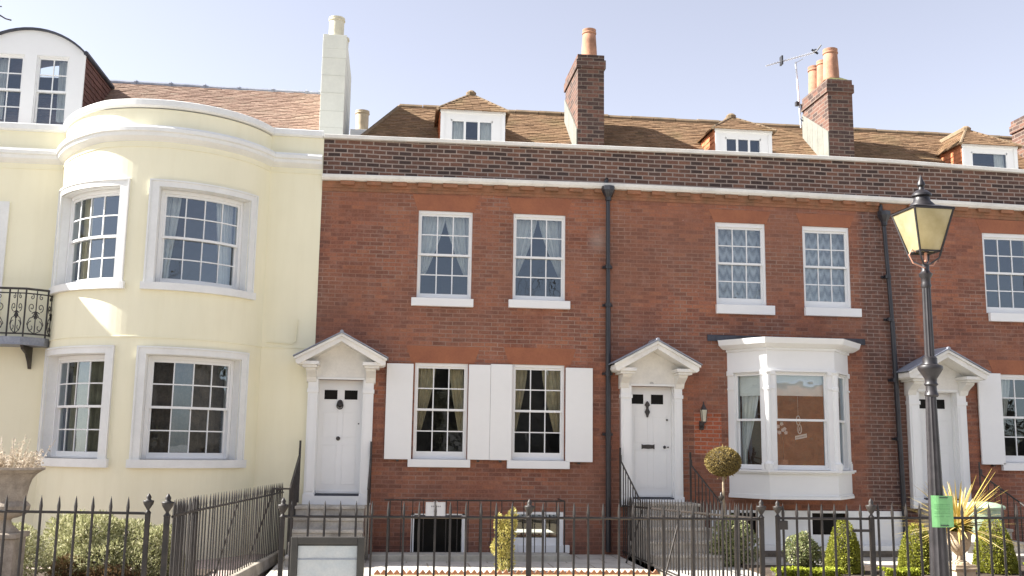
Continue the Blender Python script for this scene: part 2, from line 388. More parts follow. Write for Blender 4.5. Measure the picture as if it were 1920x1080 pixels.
# ------------------------------------------------------------------ wall mappings
def flat(x0, y0, ang=0.):     # wall through (x0,y0) running along angle, inward = left-hand normal
    cx, sx = cos(ang), sin(ang)
    return lambda u, z, d: (x0+u*cx-d*sx, y0+u*sx+d*cx, z)
FRONT = flat(0, 0)
BC, BR = (-3.74, .587), 1.737
def BOW(u, z, d): a = u/BR; return (BC[0]+(BR-d)*sin(a), BC[1]-(BR-d)*cos(a), z)
def panel(mp, u0, u1, z0, z1, holes, thick, name, mat, parent, step=None, back=True):
    us = {u0, u1}; zs = {z0, z1}
    for h in holes: us |= {h[0], h[1]}; zs |= {h[2], h[3]}
    us = sorted(us)
    if step:
        o = [us[0]]
        for a, b in zip(us, us[1:]):
            n = max(1, math.ceil((b-a)/step)); o += [a+(b-a)*i/n for i in range(1, n+1)]
        us = o
    zs = sorted(zs); mb = MB()
    for a, b in zip(us, us[1:]):
        for c, d in zip(zs, zs[1:]):
            mu, mz = (a+b)/2, (c+d)/2
            if any(h[0] < mu < h[1] and h[2] < mz < h[3] for h in holes): continue
            mb.quad(mp(a, c, 0), mp(b, c, 0), mp(b, d, 0), mp(a, d, 0))
            if back: mb.quad(mp(a, c, thick), mp(a, d, thick), mp(b, d, thick), mp(b, c, thick))
    for h in holes:
        hu = [u for u in us if h[0]-1e-6 <= u <= h[1]+1e-6]
        for a, b in zip(hu, hu[1:]):
            for z in (h[2], h[3]): mb.quad(mp(a, z, 0), mp(b, z, 0), mp(b, z, thick), mp(a, z, thick))
        for u in (h[0], h[1]): mb.quad(mp(u, h[2], 0), mp(u, h[3], 0), mp(u, h[3], thick), mp(u, h[2], thick))
    return mb.build(name, mat, parent, recalc=False)
def curtain(mp, top, bot, z0, z1, d, mat, parent, folds=22, tie=None, amp=.018, nm='curtain'):
    # top/bot: (inner, outer) u at head and at foot; tie: height at which it is gathered
    mb = MB(); nu, nz = 34, 14; g = []
    ph = rnd.random()*6; jt = rnd.uniform(-.035, .035); folds *= rnd.uniform(.8, 1.2)
    if tie: bot = (bot[0]+jt, bot[1]); top = (top[0]+jt*.5, top[1])
    for j in range(nz+1):
        v = j/nz; z = z1+(z0-z1)*v
        if tie:
            k = min(1, v/tie); e = k**1.3
        else: e = v
        a = top[0]+(bot[0]-top[0])*e; b = top[1]+(bot[1]-top[1])*e
        row = []
        for i in range(nu+1):
            s_ = i/nu; u = a+(b-a)*s_
            row.append(mp(u, z, d+amp*sin(s_*folds+ph+.6*sin(3*s_+v*2))+amp*.4*sin(s_*folds*2.3+ph*2)))
        g.append(row)
    for j in range(nz):
        for i in range(nu): mb.quad(g[j][i], g[j][i+1], g[j+1][i+1], g[j+1][i])
    o = mb.build(nm, mat, parent, smooth=False, recalc=False)
    return o
def sash_window(house, mp, u0, u1, z0, z1, cols=3, rows=4, rec=.02, side=.03, top=.05, stile=.028, bot=.09, bar=.018, sill=None, n=1, glass='glass', name='window', mat='white', trail=.03, label=None):
    w_ = MB()
    w_.ub(mp, u0, u0+side, z0, z1, rec, rec+.13); w_.ub(mp, u1-side, u1, z0, z1, rec, rec+.13)
    w_.ub(mp, u0+side, u1-side, z1-top, z1, rec, rec+.13, n); w_.ub(mp, u0+side, u1-side, z0, z0+.025, rec, rec+.13, n)
    fr = w_.build(name, mat, house, bevel=.003)
    if label: fr['label'] = label
    a, b = u0+side, u1-side; zb, zt = z0+.025, z1-top
    gz0, gz1 = z0+bot, z1-top-stile*1.3
    half = rows//2; zm = gz0+(gz1-gz0)*.5
    for nm_, lo, hi, d, br, tr_ in (('sash', zm-.018, zt, rec+.03, .036, stile*1.3), ('sash', zb, zm+.018, rec+.068, bot-.025, .036)):
        s_ = MB(); dd = .034
        s_.ub(mp, a, a+stile, lo, hi, d, d+dd); s_.ub(mp, b-stile, b, lo, hi, d, d+dd)
        s_.ub(mp, a+stile, b-stile, hi-tr_, hi, d, d+dd, n); s_.ub(mp, a+stile, b-stile, lo, lo+br, d, d+dd, n)
        ga, gb, g0, g1 = a+stile, b-stile, lo+br, hi-tr_
        for k in range(1, cols): u = ga+(gb-ga)*k/cols; s_.ub(mp, u-bar/2, u+bar/2, g0, g1, d+.004, d+.026)
        for k in range(1, half): z = g0+(g1-g0)*k/half; s_.ub(mp, ga, gb, z-bar/2, z+bar/2, d+.006, d+.024, n)
        s_.build(nm_, mat, fr)
        gm = MB()
        for i in range(cols):
            for j in range(half):
                x0_, x1_ = ga+(gb-ga)*i/cols, ga+(gb-ga)*(i+1)/cols; y0_, y1_ = g0+(g1-g0)*j/half, g0+(g1-g0)*(j+1)/half
                t1, t2 = rnd.uniform(-.0012, .0012), rnd.uniform(-.0012, .0012); D = d+.016
                gm.quad(mp(x0_, y0_, D-t1-t2), mp(x1_, y0_, D+t1-t2), mp(x1_, y1_, D+t1+t2), mp(x0_, y1_, D-t1+t2))
        gm.build('glass', glass, fr, recalc=False)
    if sill:
        s0, s1, sz0, sz1, out = sill
        MB().ub(mp, s0, s1, sz0, sz1, -out, rec+.01, n).build('sill', 'white', fr, bevel=.006)
    return fr
def tile_slope(fn, v1, ext, name, mat, parent, gauge=.076, tw=.165, th=.012, ridge=True, tri=False):
    # fn(u,v,h): u along, v up the slope, h off the surface; ext(v) -> (u0,u1)
    mb = MB(); v = 0; k = 0
    while v < v1:
        u0, u1 = ext(v+gauge*.5)
        if u1-u0 > .03:
            sag = rnd.uniform(-.004, .004)
            u = u0-((k % 2)*.5+rnd.uniform(-.05, .05))*tw
            while u < u1:
                a, b = max(u, u0), min(u+tw-.004, u1)
                if b-a > .02:
                    h = th+rnd.uniform(-.003, .006); dv = rnd.uniform(-.008, .006)+sag; tt = min(1, max(0, rnd.gauss(.5, .15)))
                    t0 = v-.02+dv; t1_ = min(v+gauge+.03, v1)
                    c = [fn(a, t0, 0), fn(b, t0, 0), fn(b, t1_, -.004), fn(a, t1_, -.004), fn(a, t0, h+.008), fn(b, t0, h+.008), fn(b, t1_, .004), fn(a, t1_, .004)]
                    if tt == .5: tt = .51
                    mb.hexa(c, tt)
                u += tw
        v += gauge; k += 1
    return mb.build(name, mat, parent, recalc=False)
def scatter(mb, n, samp, size, up_=0., aspect=.45, tintf=None, bend=0):
    for _ in range(n):
        p_, nr = samp()
        d = Vector((rnd.gauss(0, 1), rnd.gauss(0, 1), rnd.gauss(0, 1)))+nr*1.2+Vector((0, 0, up_)); d.normalize()
        sdv = d.cross(Vector((rnd.gauss(0, 1), rnd.gauss(0, 1), rnd.gauss(0, 1)))).normalized()
        s_ = size*rnd.uniform(.6, 1.3); t = min(1, max(0, rnd.gauss(.5, .25))) if not tintf else tintf(p_)
        if t == .5: t = .51
        a = p_; b = p_+d*s_*.5+sdv*s_*aspect*.5; c = p_+d*s_; e = p_+d*s_*.5-sdv*s_*aspect*.5
        mb.quad(a, b, c, e, t=t)
def lumpy(c, r, seed):     # bumpy radius multiplier by direction
    rr = random.Random(seed); ax = [(Vector((rr.gauss(0, 1), rr.gauss(0, 1), rr.gauss(0, 1))).normalized(), rr.uniform(.5, 1)) for _ in range(14)]
    def f(d):
        s_ = 0
        for a, w_ in ax: s_ += max(0, d.dot(a))**6*w_
        return .78+.3*min(1.2, s_)
    return f
def blob_sampler(c, rad, seed, shell=.35, flatb=0):
    c = Vector(c); f = lumpy(c, 1, seed)
    def s_():
        while True:
            d = Vector((rnd.gauss(0, 1), rnd.gauss(0, 1), rnd.gauss(0, 1))).normalized(); k = f(d)*(1-shell*rnd.random()**2)
            p_ = c+Vector((d.x*rad[0], d.y*rad[1], d.z*rad[2]))*k
            if p_.z > flatb: return p_, d
    return s_
# ------------------------------------------------------------------ ground
def sheet(name, mat, x0, x1, y0, y1, z, th=0):
    mb = MB()
    if th: mb.box(x0, x1, y0, y1, z-th, z)
    else: mb.quad((x0, y0, z), (x1, y0, z), (x1, y1, z), (x0, y1, z))
    return tag(mb.build(name, mat, None, recalc=False), kind='structure')
sheet('ground', 'concrete', -400, 400, -400, 400, -.17)
sheet('road', 'asphalt', -400, 400, -24, -10.6, -.155)
sheet('pavement', 'flagstones', -60, 60, -10.5, -6.28, 0, .16)
sheet('kerb', 'kerb_stone', -60, 60, -10.64, -10.5, 0, .16)
sheet('garden_path', 'path_slabs', -1.55, 3.72, -6.28, .1, 0, .16)
sheet('garden_path', 'path_slabs', 3.9, 14, -6.28, .1, 0, .16)
sheet('terrace', 'pink_paving', -14, -1.72, -6.28, .1, 0, .16)
sheet('gravel_bed', 'gravel', -.2, 3.7, -6.2, -2.76, .03, .04)
sheet('flower_bed', 'soil', -9, -2.3, -6.2, -2.2, .03, .04)
sheet('flower_bed', 'soil', 5.2, 13.8, -6.2, -1.7, .03, .04)
# ------------------------------------------------------------------ house shells
def shell(house, x0, x1, zt, yb=6.2, mat='interior', ins=.0):
    mb = MB()
    for (a, b) in ((x0+.03, x0+.05), (x1-.05, x1-.03)):
        mb.quad((a, .02+ins, -.1), (a, yb, -.1), (a, yb, zt), (a, .02+ins, zt))
    mb.quad((x0, yb, -.1), (x1, yb, -.1), (x1, yb, zt), (x0, yb, zt))
    for z in (.75, 3.55, zt): mb.quad((x0, .26, z), (x1, .26, z), (x1, yb, z), (x0, yb, z))
    mb.quad((x0, 1.6, .75), (x1, 1.6, .75), (x1, 1.6, zt), (x0, 1.6, zt))
    return mb.build('interior', mat, house, recalc=False)
AL = math.atan2(1.59, 1.9)
def roof_fn(y0, z0, al):
    return lambda u, v, h: (u, y0+v*cos(al)-h*sin(al), z0+v*sin(al)+h*cos(al))
def lerp(pts, x):
    if x <= pts[0][0]: return pts[0][1]
    for (a, p), (b, q) in zip(pts, pts[1:]):
        if x <= b: return p+(q-p)*(x-a)/(b-a)
    return pts[-1][1]
COP = [(-1.24, 6.822), (.9, 6.838), (3.47, 6.858), (5.1, 6.868), (7, 6.876), (8.67, 6.868), (11.24, 6.80), (14, 6.70)]
COR = [(-1.24, 6.115), (1., 6.15), (3.55, 6.174), (6, 6.172), (7.94, 6.158), (11.15, 6.114), (14, 6.05)]
def hood(house, xc, z_ap=3.43, z_e=3.045, hw=.70, dp=.5, cas=(-.52, .52), zb=.77, door=None, lab=None):
    # open pediment on consoles over a panelled door between pilasters
    mb = MB(); th = .125
    for s in (-1, 1):
        P = [(0, z_ap), (s*hw, z_e), (s*hw, z_e-.075), (s*(hw-.04), z_e-.075-.03), (0, z_ap-th)]
        mb.prism(P, lambda a, b: (xc+a, -dp, b), lambda a, b: (xc+a, 0, b))
        Q = [(0, z_ap+.004), (s*(hw+.02), z_e+.012), (s*(hw+.02), z_e-.028), (0, z_ap-.045)]
        mb.prism(Q, lambda a, b: (xc+a, -dp-.035, b), lambda a, b: (xc+a, -dp-.003, b))
        # horizontal returns and consoles
        a, b = sorted((s*(hw-.05), s*.34)); mb.box(xc+a, xc+b, -dp+.03, 0, z_e-.10, z_e-.045)
        a, b = sorted((s*(hw-.10), s*.37)); mb.box(xc+a, xc+b, -dp+.07, 0, z_e-.14, z_e-.101)
        pr_ = [(0, z_e-.141), (-dp+.14, z_e-.141), (-dp+.15, z_e-.18), (-dp+.25, z_e-.23), (-.17, z_e-.28), (-.13, z_e-.35), (0, z_e-.37)]
        a, b = sorted((s*.545, s*.395)); mb.prism(pr_, lambda q, r, a=a: (xc+a, q, r), lambda q, r, b=b: (xc+b, q, r))
    # tympanum board
    pts = [(-.5, z_e-.30), (.5, z_e-.30), (.5, z_e-.105), (hw-.06, z_e-.105), (0, z_ap-.04), (-hw+.06, z_e-.105), (-.5, z_e-.105)]
    mb.prism(pts, lambda a, b: (xc+a, -.10, b), lambda a, b: (xc+a, 0, b))
    o = mb.build('door_hood', 'white_stone', house, bevel=.004)
    l = MB()
    for s in (-1, 1):
        P = [(0, z_ap+.03), (s*(hw+.04), z_e+.03), (s*(hw+.04), z_e+.014), (0, z_ap+.008)]
        l.prism(P, lambda a, b: (xc+a, -dp-.05, b), lambda a, b: (xc+a, 0, b))
    l.tube([(xc, -dp-.06, z_ap+.025), (xc, 0, z_ap+.025)], .028, 8)
    l.build('lead_roof', 'lead', o)
    d0, d1, z0, z1 = door
    c = MB()
    for a, b in ((xc-.52, d0), (d1, xc+.52)):
        c.box(a, b, -.11, 0, zb, z_e-.30)
        c.box(a-.012, b+.012, -.13, 0, zb, zb+.16); c.box(a-.012, b+.012, -.13, 0, z_e-.52, z_e-.46)
        c.box(a+.03, b-.03, -.122, -.109, zb+.2, z_e-.56)
    c.box(d0, d1, -.10, 0, z1+.0, z_e-.305)
    c.box(d0-.02, d1+.02, -.118, -.0, z1+.0, z1+.035)
    c.box(d0, d1, -.14, .1, zb, z0-.018)
    for a, b in ((d0-.001, d0+.014), (d1-.014, d1+.001)): c.box(a, b, -.02, .14, z0, z1)
    c.build('door_case', 'white', house, bevel=.004)
    return o
def steps(house, x0, x1, zt, n, dep=.29, land=.55, name='steps'):
    mb = MB(); r = zt/n
    for k in range(n):
        y1 = -(land+dep*k) if k else -land
        z = zt-r*k
        mb.box(x0, x1, -(land+dep*k), -.01 if k == 0 else -(land+dep*(k-1)), -.1, z-.045)
        mb.box(x0-.01, x1+.01, -(land+dep*k)-.025, -.01 if k == 0 else -(land+dep*(k-1)), z-.045, z)
    return mb.build(name, 'stone_step', house, bevel=.008)
def door(house, d0, d1, z0, z1, kind):
    mb = MB(); y = .07
    mb.box(d0+.014, d1-.014, y, y+.045, z0+.012, z1)
    w_ = d1-d0; gw = w_*.29; gz0, gz1 = z1-.31, z1-.16
    if kind != 1: gz0, gz1 = z1-.29, z1-.13
    gx = ((d0+w_*.13, d0+w_*.13+gw), (d1-w_*.13-gw, d1-w_*.13)) if kind == 1 else ((d0+.03, d0+.03+gw), (d0+.03+gw+.13, d0+.03+2*gw+.13))
    for a, b in gx:     # raised frames round the lights
        for q in ((a-.018, b+.018, gz1, gz1+.018), (a-.018, b+.018, gz0-.018, gz0), (a-.018, a, gz0, gz1), (b, b+.018, gz0, gz1)):
            mb.box(q[0], q[1], y-.010, y, q[2], q[3])
    for a, b in ((d0+.09, (d0+d1)/2-.04), ((d0+d1)/2+.04, d1-.09)):      # sunk-panel mouldings
        for c0, c1 in ((z0+.16, z0+.78), (z0+.90, gz0-.20)):
            for q in ((a, b, c1-.012, c1), (a, b, c0, c0+.012), (a, a+.012, c0, c1), (b-.012, b, c0, c1)):
                mb.box(q[0], q[1], y-.006, y, q[2], q[3])
    mb.box(d0+.02, d1-.02, y-.03, y, z0+.014, z0+.055)
    o = mb.build('door', 'white', house, bevel=.002)
    MB().box(d0+.015, d1-.015, y-.16, y+.03, z0-.016, z0+.006).build('door_gap_shade', 'dark_lead', o)  # solid dark box standing in for the shaded gap below the door
    for a, b in gx: MB().box(a, b, y-.003, y, gz0, gz1).build('door_light', 'window_dark', o)
    xm = (d0+d1)/2-.01
    if kind == 1:
        k = MB(); k.lathe([(.0, -.02), (.045, -.02), (.05, 0), (.03, .02), (0, .025)], (0, 0, 0), 12)
        k.v = [(xm+a, y-.02-c, gz0-.07+b*1.3) for a, b, c in k.v]
        k.tube([(xm+.05*sin(a), y-.035, gz0-.10-.055*cos(a)*1) for a in [i*pi/6 for i in range(-5, 6)]], .009, 6)
        k.build('knocker', 'iron', o, smooth=True)
        kb = MB(); kb.lathe([(0, 0), (.03, .0), (.034, .012), (.02, .03), (0, .034)], (0, 0, 0), 14); kb.v = [(xm-.01+a, y-c, z0+.88+b) for a, b, c in kb.v]; kb.build('door_knob', 'iron', o, smooth=True)
        kb = MB(); kb.lathe([(0, 0), (.012, .0), (.012, .01), (0, .012)], (0, 0, 0), 10); kb.v = [(d1-.06+a, y-c, z0+1.12+b) for a, b, c in kb.v]; kb.build('keyhole', 'iron', o)
    elif kind == 2:
        xm = (gx[0][1]+gx[1][0])/2
        prof = [(0, .27), (.022, .25), (.045, .20), (.02, .175), (.02, .14), (.045, .09), (.022, .04), (.012, .0)]
        P = [(a, b) for a, b in prof]+[(-a, b) for a, b in reversed(prof[1:])]
        k = MB(); k.prism([(xm+a, gz0-.22+b) for a, b in P], lambda a, b: (a, y-.03, b), lambda a, b: (a, y, b)); k.build('knocker', 'iron', o, bevel=.004)
        k = MB(); P = [(-.11, .04), (-.08, .03), (0, .036), (.08, .03), (.11, .04), (.11, -.04), (.08, -.03), (0, -.036), (-.08, -.03), (-.11, -.04)]
        k.prism([(xm+a+.01, z0+.835+b) for a, b in P], lambda a, b: (a, y-.012, b), lambda a, b: (a, y, b)); k.build('letterbox', 'iron', o)
        for nm, x_, z_, r_ in (('door_knob', d1-.13, z0+.83, .026), ('keyhole', d1-.07, z0+.83, .014), ('door_latch', d1-.085, z0+1.28, .018)):
            kb = MB(); kb.lathe([(0, 0), (r_*.9, .0), (r_, .012), (r_*.6, .03), (0, .034)], (0, 0, 0), 12); kb.v = [(x_+a, y-c, z_+b) for a, b, c in kb.v]; kb.build(nm, 'iron', o, smooth=True)
    else:
        for z_ in (z0+1.02, z0+.72):
            kb = MB(); kb.lathe([(0, 0), (.02, .0), (.022, .012), (.012, .03), (0, .034)], (0, 0, 0), 12); kb.v = [((d0+d1)/2+.06+a, y-c, z_+b) for a, b, c in kb.v]; kb.build('door_knob', 'iron', o, smooth=True)
    return o
plain('window_dark', (.012, .011, .009), .5, .2, 5, spec=.12)
def chimney(house, x0, x1, y0, y1, z0, z1, mat, cap=0, flash=None, mossy=False):
    mb = MB(); mb.box(x0, x1, y0, y1, z0, z1-.26)
    if cap: mb.box(x0-.028, x1+.028, y0-.028, y1+.028, z1-.26, z1-.10); mb.box(x0-.004, x1+.004, y0-.004, y1+.004, z1-.10, z1)
    else: mb.box(x0, x1, y0, y1, z1-.26, z1)
    o = mb.build('chimney', mat, house, bevel=.004)
    f = MB(); a, b = x0-.0, x1+.0
    P = [(0, 0), (1, 0), (.72, 1), (.28, 1)]
    f.hexa([(x0+.02, y0+.02, z1), (x1-.02, y0+.02, z1), (x1-.02, y1-.02, z1), (x0+.02, y1-.02, z1),
            (x0+.14, y0+.16, z1+(.10 if mossy else .05)), (x1-.14, y0+.16, z1+(.10 if mossy else .05)), (x1-.14, y1-.16, z1+(.10 if mossy else .05)), (x0+.14, y1-.16, z1+(.10 if mossy else .05))])
    f.build('mortar_cap', 'moss' if mossy else 'concrete', o)
    if flash:   # pale slabs against the side that faces the sun, stepped up the roof
        za, zb_ = flash; s = MB(); n = 5
        for k in range(n):
            ya, yb = y0+.0+(y1-y0)*k/n, y0+(y1-y0)*(k+1)/n-.006
            s.hexa([(x0-.02, ya, z0), (x0-.003, ya, z0), (x0-.003, yb, z0), (x0-.02, yb, z0), (x0-.02, ya, za+(zb_-za)*k/n), (x0-.003, ya, za+(zb_-za)*k/n), (x0-.003, yb, za+(zb_-za)*(k+1)/n), (x0-.02, yb, za+(zb_-za)*(k+1)/n)])
        s.build('flashing', 'slate_flashing', o)
    return o
def pot(ch, x, y, z, h, r0_, r1_, mat='terracotta', band=True):
    pr_ = [(r0_, 0), (r0_*1.02, .02), (r0_*.96, .06)]+[(r0_+(r1_-r0_)*k, h*k) for k in (.3, .6, .82)]
    pr_ += [(r1_*1.0, h*.84), (r1_*1.14, h*.86), (r1_*1.14, h*.90), (r1_*1.02, h*.92), (r1_*1.10, h*.965), (r1_*1.10, h), (r1_*.8, h), (r1_*.78, h*.7)]
    mb = MB(); mb.lathe(pr_, (x, y, z), 24); return smooth_by_angle(mb.build('chimney_pot', mat, ch))
def ridge(house, x0, x1, y, z, mat, step=.45, r=.085, bumps=False):
    mb = MB(); x = x0
    while x < x1:
        e = min(x+step-.012, x1); dz = rnd.uniform(-.008, .008)
        mb.tube([(x, y, z+dz), (e, y, z+dz)], r, 10); x += step
        if bumps: mb.tube([(e-.02, y, z+dz), (e+.02, y, z+dz)], r*1.35, 8)
    return mb.build('ridge_tiles', mat, house)
def dormer(house, x0, x1, yf, z0, z1, za, ya, xa, win, cheek, cols=3, wmat='white', cur=None, label=None):
    top = MB(); mainz = lambda y: 6.55+(y-.3)*math.tan(AL)
    yb = .3+(z1-6.55)/math.tan(AL)
    o = panel(flat(0, yf), x0, x1, z0, z1, [win], .05, 'dormer', 'white', house)
    if label: o['label'] = label
    tr = MB(); tr.box(x0-.012, x0+.055, yf-.018, yf-.002, z0, z1); tr.box(x1-.055, x1+.012, yf-.018, yf-.002, z0, z1); tr.box(x0-.02, x1+.02, yf-.03, yf-.002, z1-.05, z1+.004)
    tr.build('corner_boards', 'white', o)
    for x, nm in ((x0, cheek), (x1, 'white')):
        c = MB(); s = -.012 if x == x0 else .012
        c.prism([(yf, z0-.3), (yf, z1), (yb, z1), (yf+.0, mainz(yf)-.1)], lambda a, b: (x, a, b), lambda a, b: (x+s, a, b))
        c.build('cheek', nm, o)
        if x == x0 and cheek == 'orange_tile':
            tile_slope(lambda u, v, h: (x0-.012-h, yf+u, z0-.3+v), z1-z0+.28, lambda v: (0, max(.02, yb-yf-.0)) if z0-.3+v > mainz(yb)-9 else (0, 0), 'tile_hanging', 'orange_tile', o, .09, .15, .01)
    ov = .075; e = z1-.015
    a0, a1 = x0-ov, x1+ov; yE = yf-ov
    # front hip
    A = Vector((a0, yE, e)); B = Vector((a1, yE, e)); P = Vector((xa, ya, za))
    L = math.hypot(ya-yE, za-e); al = math.atan2(za-e, ya-yE)
    tile_slope(roof_fn(yE, e, al), L, lambda v: (a0+(xa-a0)*v/L, a1-(a1-xa)*v/L), 'dormer_roof', 'roof_tile', o, .085, .15, .012)
    ybk = .3+(za-6.55)/math.tan(AL)+.05
    for s in (-1, 1):
        xe = a0 if s < 0 else a1
        hw_ = abs(xa-xe); al2 = math.atan2(za-e, hw_); L2 = math.hypot(za-e, hw_)
        fn = lambda u, v, h, xe=xe, s=s, al2=al2: (xe-s*v*cos(al2)+s*h*sin(al2), u, e+v*sin(al2)+h*cos(al2))
        ext = lambda v, L2=L2: (yE+(ya-yE)*v/L2, min(ybk, .3+(e+(za-e)*v/L2-6.55)/math.tan(AL)+.1))
        tile_slope(fn, L2, ext, 'dormer_roof', 'roof_tile', o, .085, .15, .012)
    r = MB(); r.tube([(xa, ya-.02, za+.01), (xa, ybk, za+.01)], .07, 8); r.tube([(a0, yE, e), (xa, ya, za)], .03, 6); r.tube([(a1, yE, e), (xa, ya, za)], .03, 6)
    r.lathe([(.0, -.04), (.085, -.03), (.095, .03), (.05, .07), (0, .08)], (xa, ya, za), 10); r.build('ridge_tiles', 'ridge_tile', o)
    wu0, wu1, wz0, wz1 = win
    f = MB(); mp = flat(0, yf)
    for q in ((wu0, wu0+.025, wz0, wz1), (wu1-.025, wu1, wz0, wz1), (wu0, wu1, wz1-.025, wz1), (wu0, wu1, wz0, wz0+.03)): f.ub(mp, q[0], q[1], q[2], q[3], .004, .04)
    for k in range(1, cols): u = wu0+(wu1-wu0)*k/cols; f.ub(mp, u-.02, u+.02, wz0, wz1, .008, .038)
    f.build('window_frame', 'white', o); g = MB(); g.quad((wu0, yf+.024, wz0), (wu1, yf+.024, wz0), (wu1, yf+.024, wz1), (wu0, yf+.024, wz1)); g.build('glass', 'glass', o, recalc=False)
    bk = MB(); bk.quad((x0+.02, yf+.6, z0-.2), (x1-.02, yf+.6, z0-.2), (x1-.02, yf+.6, z1), (x0+.02, yf+.6, z1)); bk.build('attic_wall', 'interior', o, recalc=False)
    if cur:
        for a, b in cur: curtain(mp, (a, b), (a, b), wz0-.02, wz1+.0, .09, 'curtain', o, folds=10, amp=.01)
    return o
def parapet(house, x0, x1):
    n = max(2, int((x1-x0)/1.2)); xs = [x0+(x1-x0)*i/n for i in range(n+1)]
    mb = MB()
    for a, b in zip(xs, xs[1:]):
        za, zb_ = lerp(COP, a)-.06, lerp(COP, b)-.06
        mb.hexa([(a, .0, 6.05), (b, .0, 6.05), (b, .24, 6.05), (a, .24, 6.05), (a, .0, za), (b, .0, zb_), (b, .24, zb_), (a, .24, za)])
    mb.build('parapet', 'parapet_brick', house, recalc=False)
    MB().sweep([(x, 0, lerp(COP, x)) for x in xs], [(.07, -.065), (.085, -.01), (.06, 0), (-.30, .01), (-.30, -.065)]).build('coping', 'white_stone', house, bevel=.004)
    c = MB().sweep([(x, 0, lerp(COR, x)) for x in xs], [(-.01, -.085), (.10, -.085), (.13, -.05), (.14, 0), (.10, .015), (-.01, .03)]).build('cornice', 'white_stone', house, bevel=.003)
    d = MB(); x = x0+.30
    while x < x1-.1:
        zt = lerp(COR, x)-.088; h_ = rnd.uniform(-.006, .006)
        d.box(x, x+.235+rnd.uniform(-.008, .008), -.085+h_, .0, zt-.065, zt); x += .43+rnd.uniform(-.01, .01)
    for a, b in zip(xs, xs[1:]):
        za, zb_ = lerp(COR, a)-.088, lerp(COR, b)-.088
        d.hexa([(a, -.03, za-.11), (b, -.03, zb_-.11), (b, .0, zb_-.11), (a, .0, za-.11), (a, -.03, za), (b, -.03, zb_), (b, .0, zb_), (a, .0, za)])
        d.hexa([(a, -.014, za-.165), (b, -.014, zb_-.165), (b, .0, zb_-.165), (a, .0, za-.165), (a, -.014, za-.11), (b, -.014, zb_-.11), (b, .0, zb_-.11), (a, .0, za-.11)])
    d.build('brick_dentils', 'dentil_brick', house, recalc=False)
def lintel(house, x0, x1, z0, z1):
    sp = .09
    mb = MB(); mb.prism([(x0-.0, z0), (x1+.0, z0), (x1+sp, z1), (x0-sp, z1)], lambda a, b: (a, -.006, b), lambda a, b: (a, .0, b))
    return mb.build('brick_arch', 'rubbed_brick', house)
def shutter(house, x0, x1, z0, z1, one=True):
    mb = MB(); mb.box(x0, x1, -.07, -.03, z0, z1)
    o = mb.build('shutter', 'white', house, bevel=.005)
    h = MB(); h.box((x0+x1)/2-.02, (x0+x1)/2+.02, -.075, -.0, z0-.035, z0-.008)
    for z in (z0+.12, z1-.14): h.box(x0+.0, x0+.02, -.028, -.0, z, z+.04)
    h.build('shutter_catch', 'iron', o); return o
def drainpipe(x, xb, z_top, z_mid, lean=0., loc=None):
    mb = MB(); t = thing('drainpipe', (x, 0, 0), *loc)
    mb.tube([(x, -.09, z_top-.12), (x+(xb-x)*.5, -.09, z_mid), (x+(xb-x)*.5, -.09, z_mid-.02)], .036, 12)
    mb.tube([(x+(xb-x)*.5, -.09, z_mid), (xb, -.09, .05)], .043, 12)
    for z in (z_mid, 2.9, 1.9, 4.7): f = (z_top-z)/z_top; xx = x+(xb-x)*f; mb.lathe([(.0, 0), (.058, .0), (.058, .06), (0, .06)], (xx, -.09, z), 12); mb.box(xx-.085, xx+.085, -.05, -.0, z+.01, z+.05)
    smooth_by_angle(mb.build('pipe', 'pipe_black', t))
    h = MB(); h.lathe([(0, -.16), (.05, -.16), (.055, -.10), (.10, -.02), (.115, .02), (.115, .09), (.09, .09), (.085, .03), (0, .02)], (x, -.11, z_top), 8)
    h.tube([(x-.02, -.05, z_top+.05), (x-.02, -.04, z_top+.2), (x+.01, .05, z_top+.28)], .035, 8)
    h.build('hopper', 'pipe_black', t); return t
# ---- middle house with shutters
H2 = thing('brick_house', (-1.25, 0, 0), 'red brick house next to the cream one, with four white shutters on its ground floor', 'house', 'brick terraced houses')
W1, W2 = (.36, 1.265, 4.115, 5.60), (1.958, 2.848, 4.13, 5.61)
L1, L2 = (.372, 1.24, 1.49, 3.045), (1.976, 2.846, 1.49, 3.056)
B1, B2 = (.377, 1.254, -.1, .633), (1.96, 2.84, -.1, .668)
D1 = (-1.165, -.45, .92, 2.735)
panel(FRONT, -1.25, 3.61, -.3, 6.06, [W1, W2, L1, L2, B1, B2, D1], .24, 'front_wall', 'wall_brick', H2)
shell(H2, -1.25, 3.61, 6.5); parapet(H2, -1.25, 3.61)
for q in (W1, W2): lintel(H2, q[0]-.02, q[1]+.02, q[3], q[3]+.27)
for q in (L1, L2): lintel(H2, q[0]-.06, q[1]+.1, q[3]+.0, q[3]+.28)
for q, s_ in ((W1, (.275, 1.30, 3.98, 4.115, .07)), (W2, (1.888, 2.926, 3.995, 4.13, .07))):
    f = sash_window(H2, FRONT, *q, sill=s_)
    m_ = (q[0]+q[1])/2
    curtain(FRONT, (m_+.0, q[0]+.04), (q[0]+.12, q[0]+.04), q[2]+.42, q[3]-.06, .21, 'curtain', f, tie=1)
    curtain(FRONT, (m_+.0, q[1]-.04), (q[1]-.10, q[1]-.04), q[2]+.42, q[3]-.06, .215, 'curtain', f, tie=1)
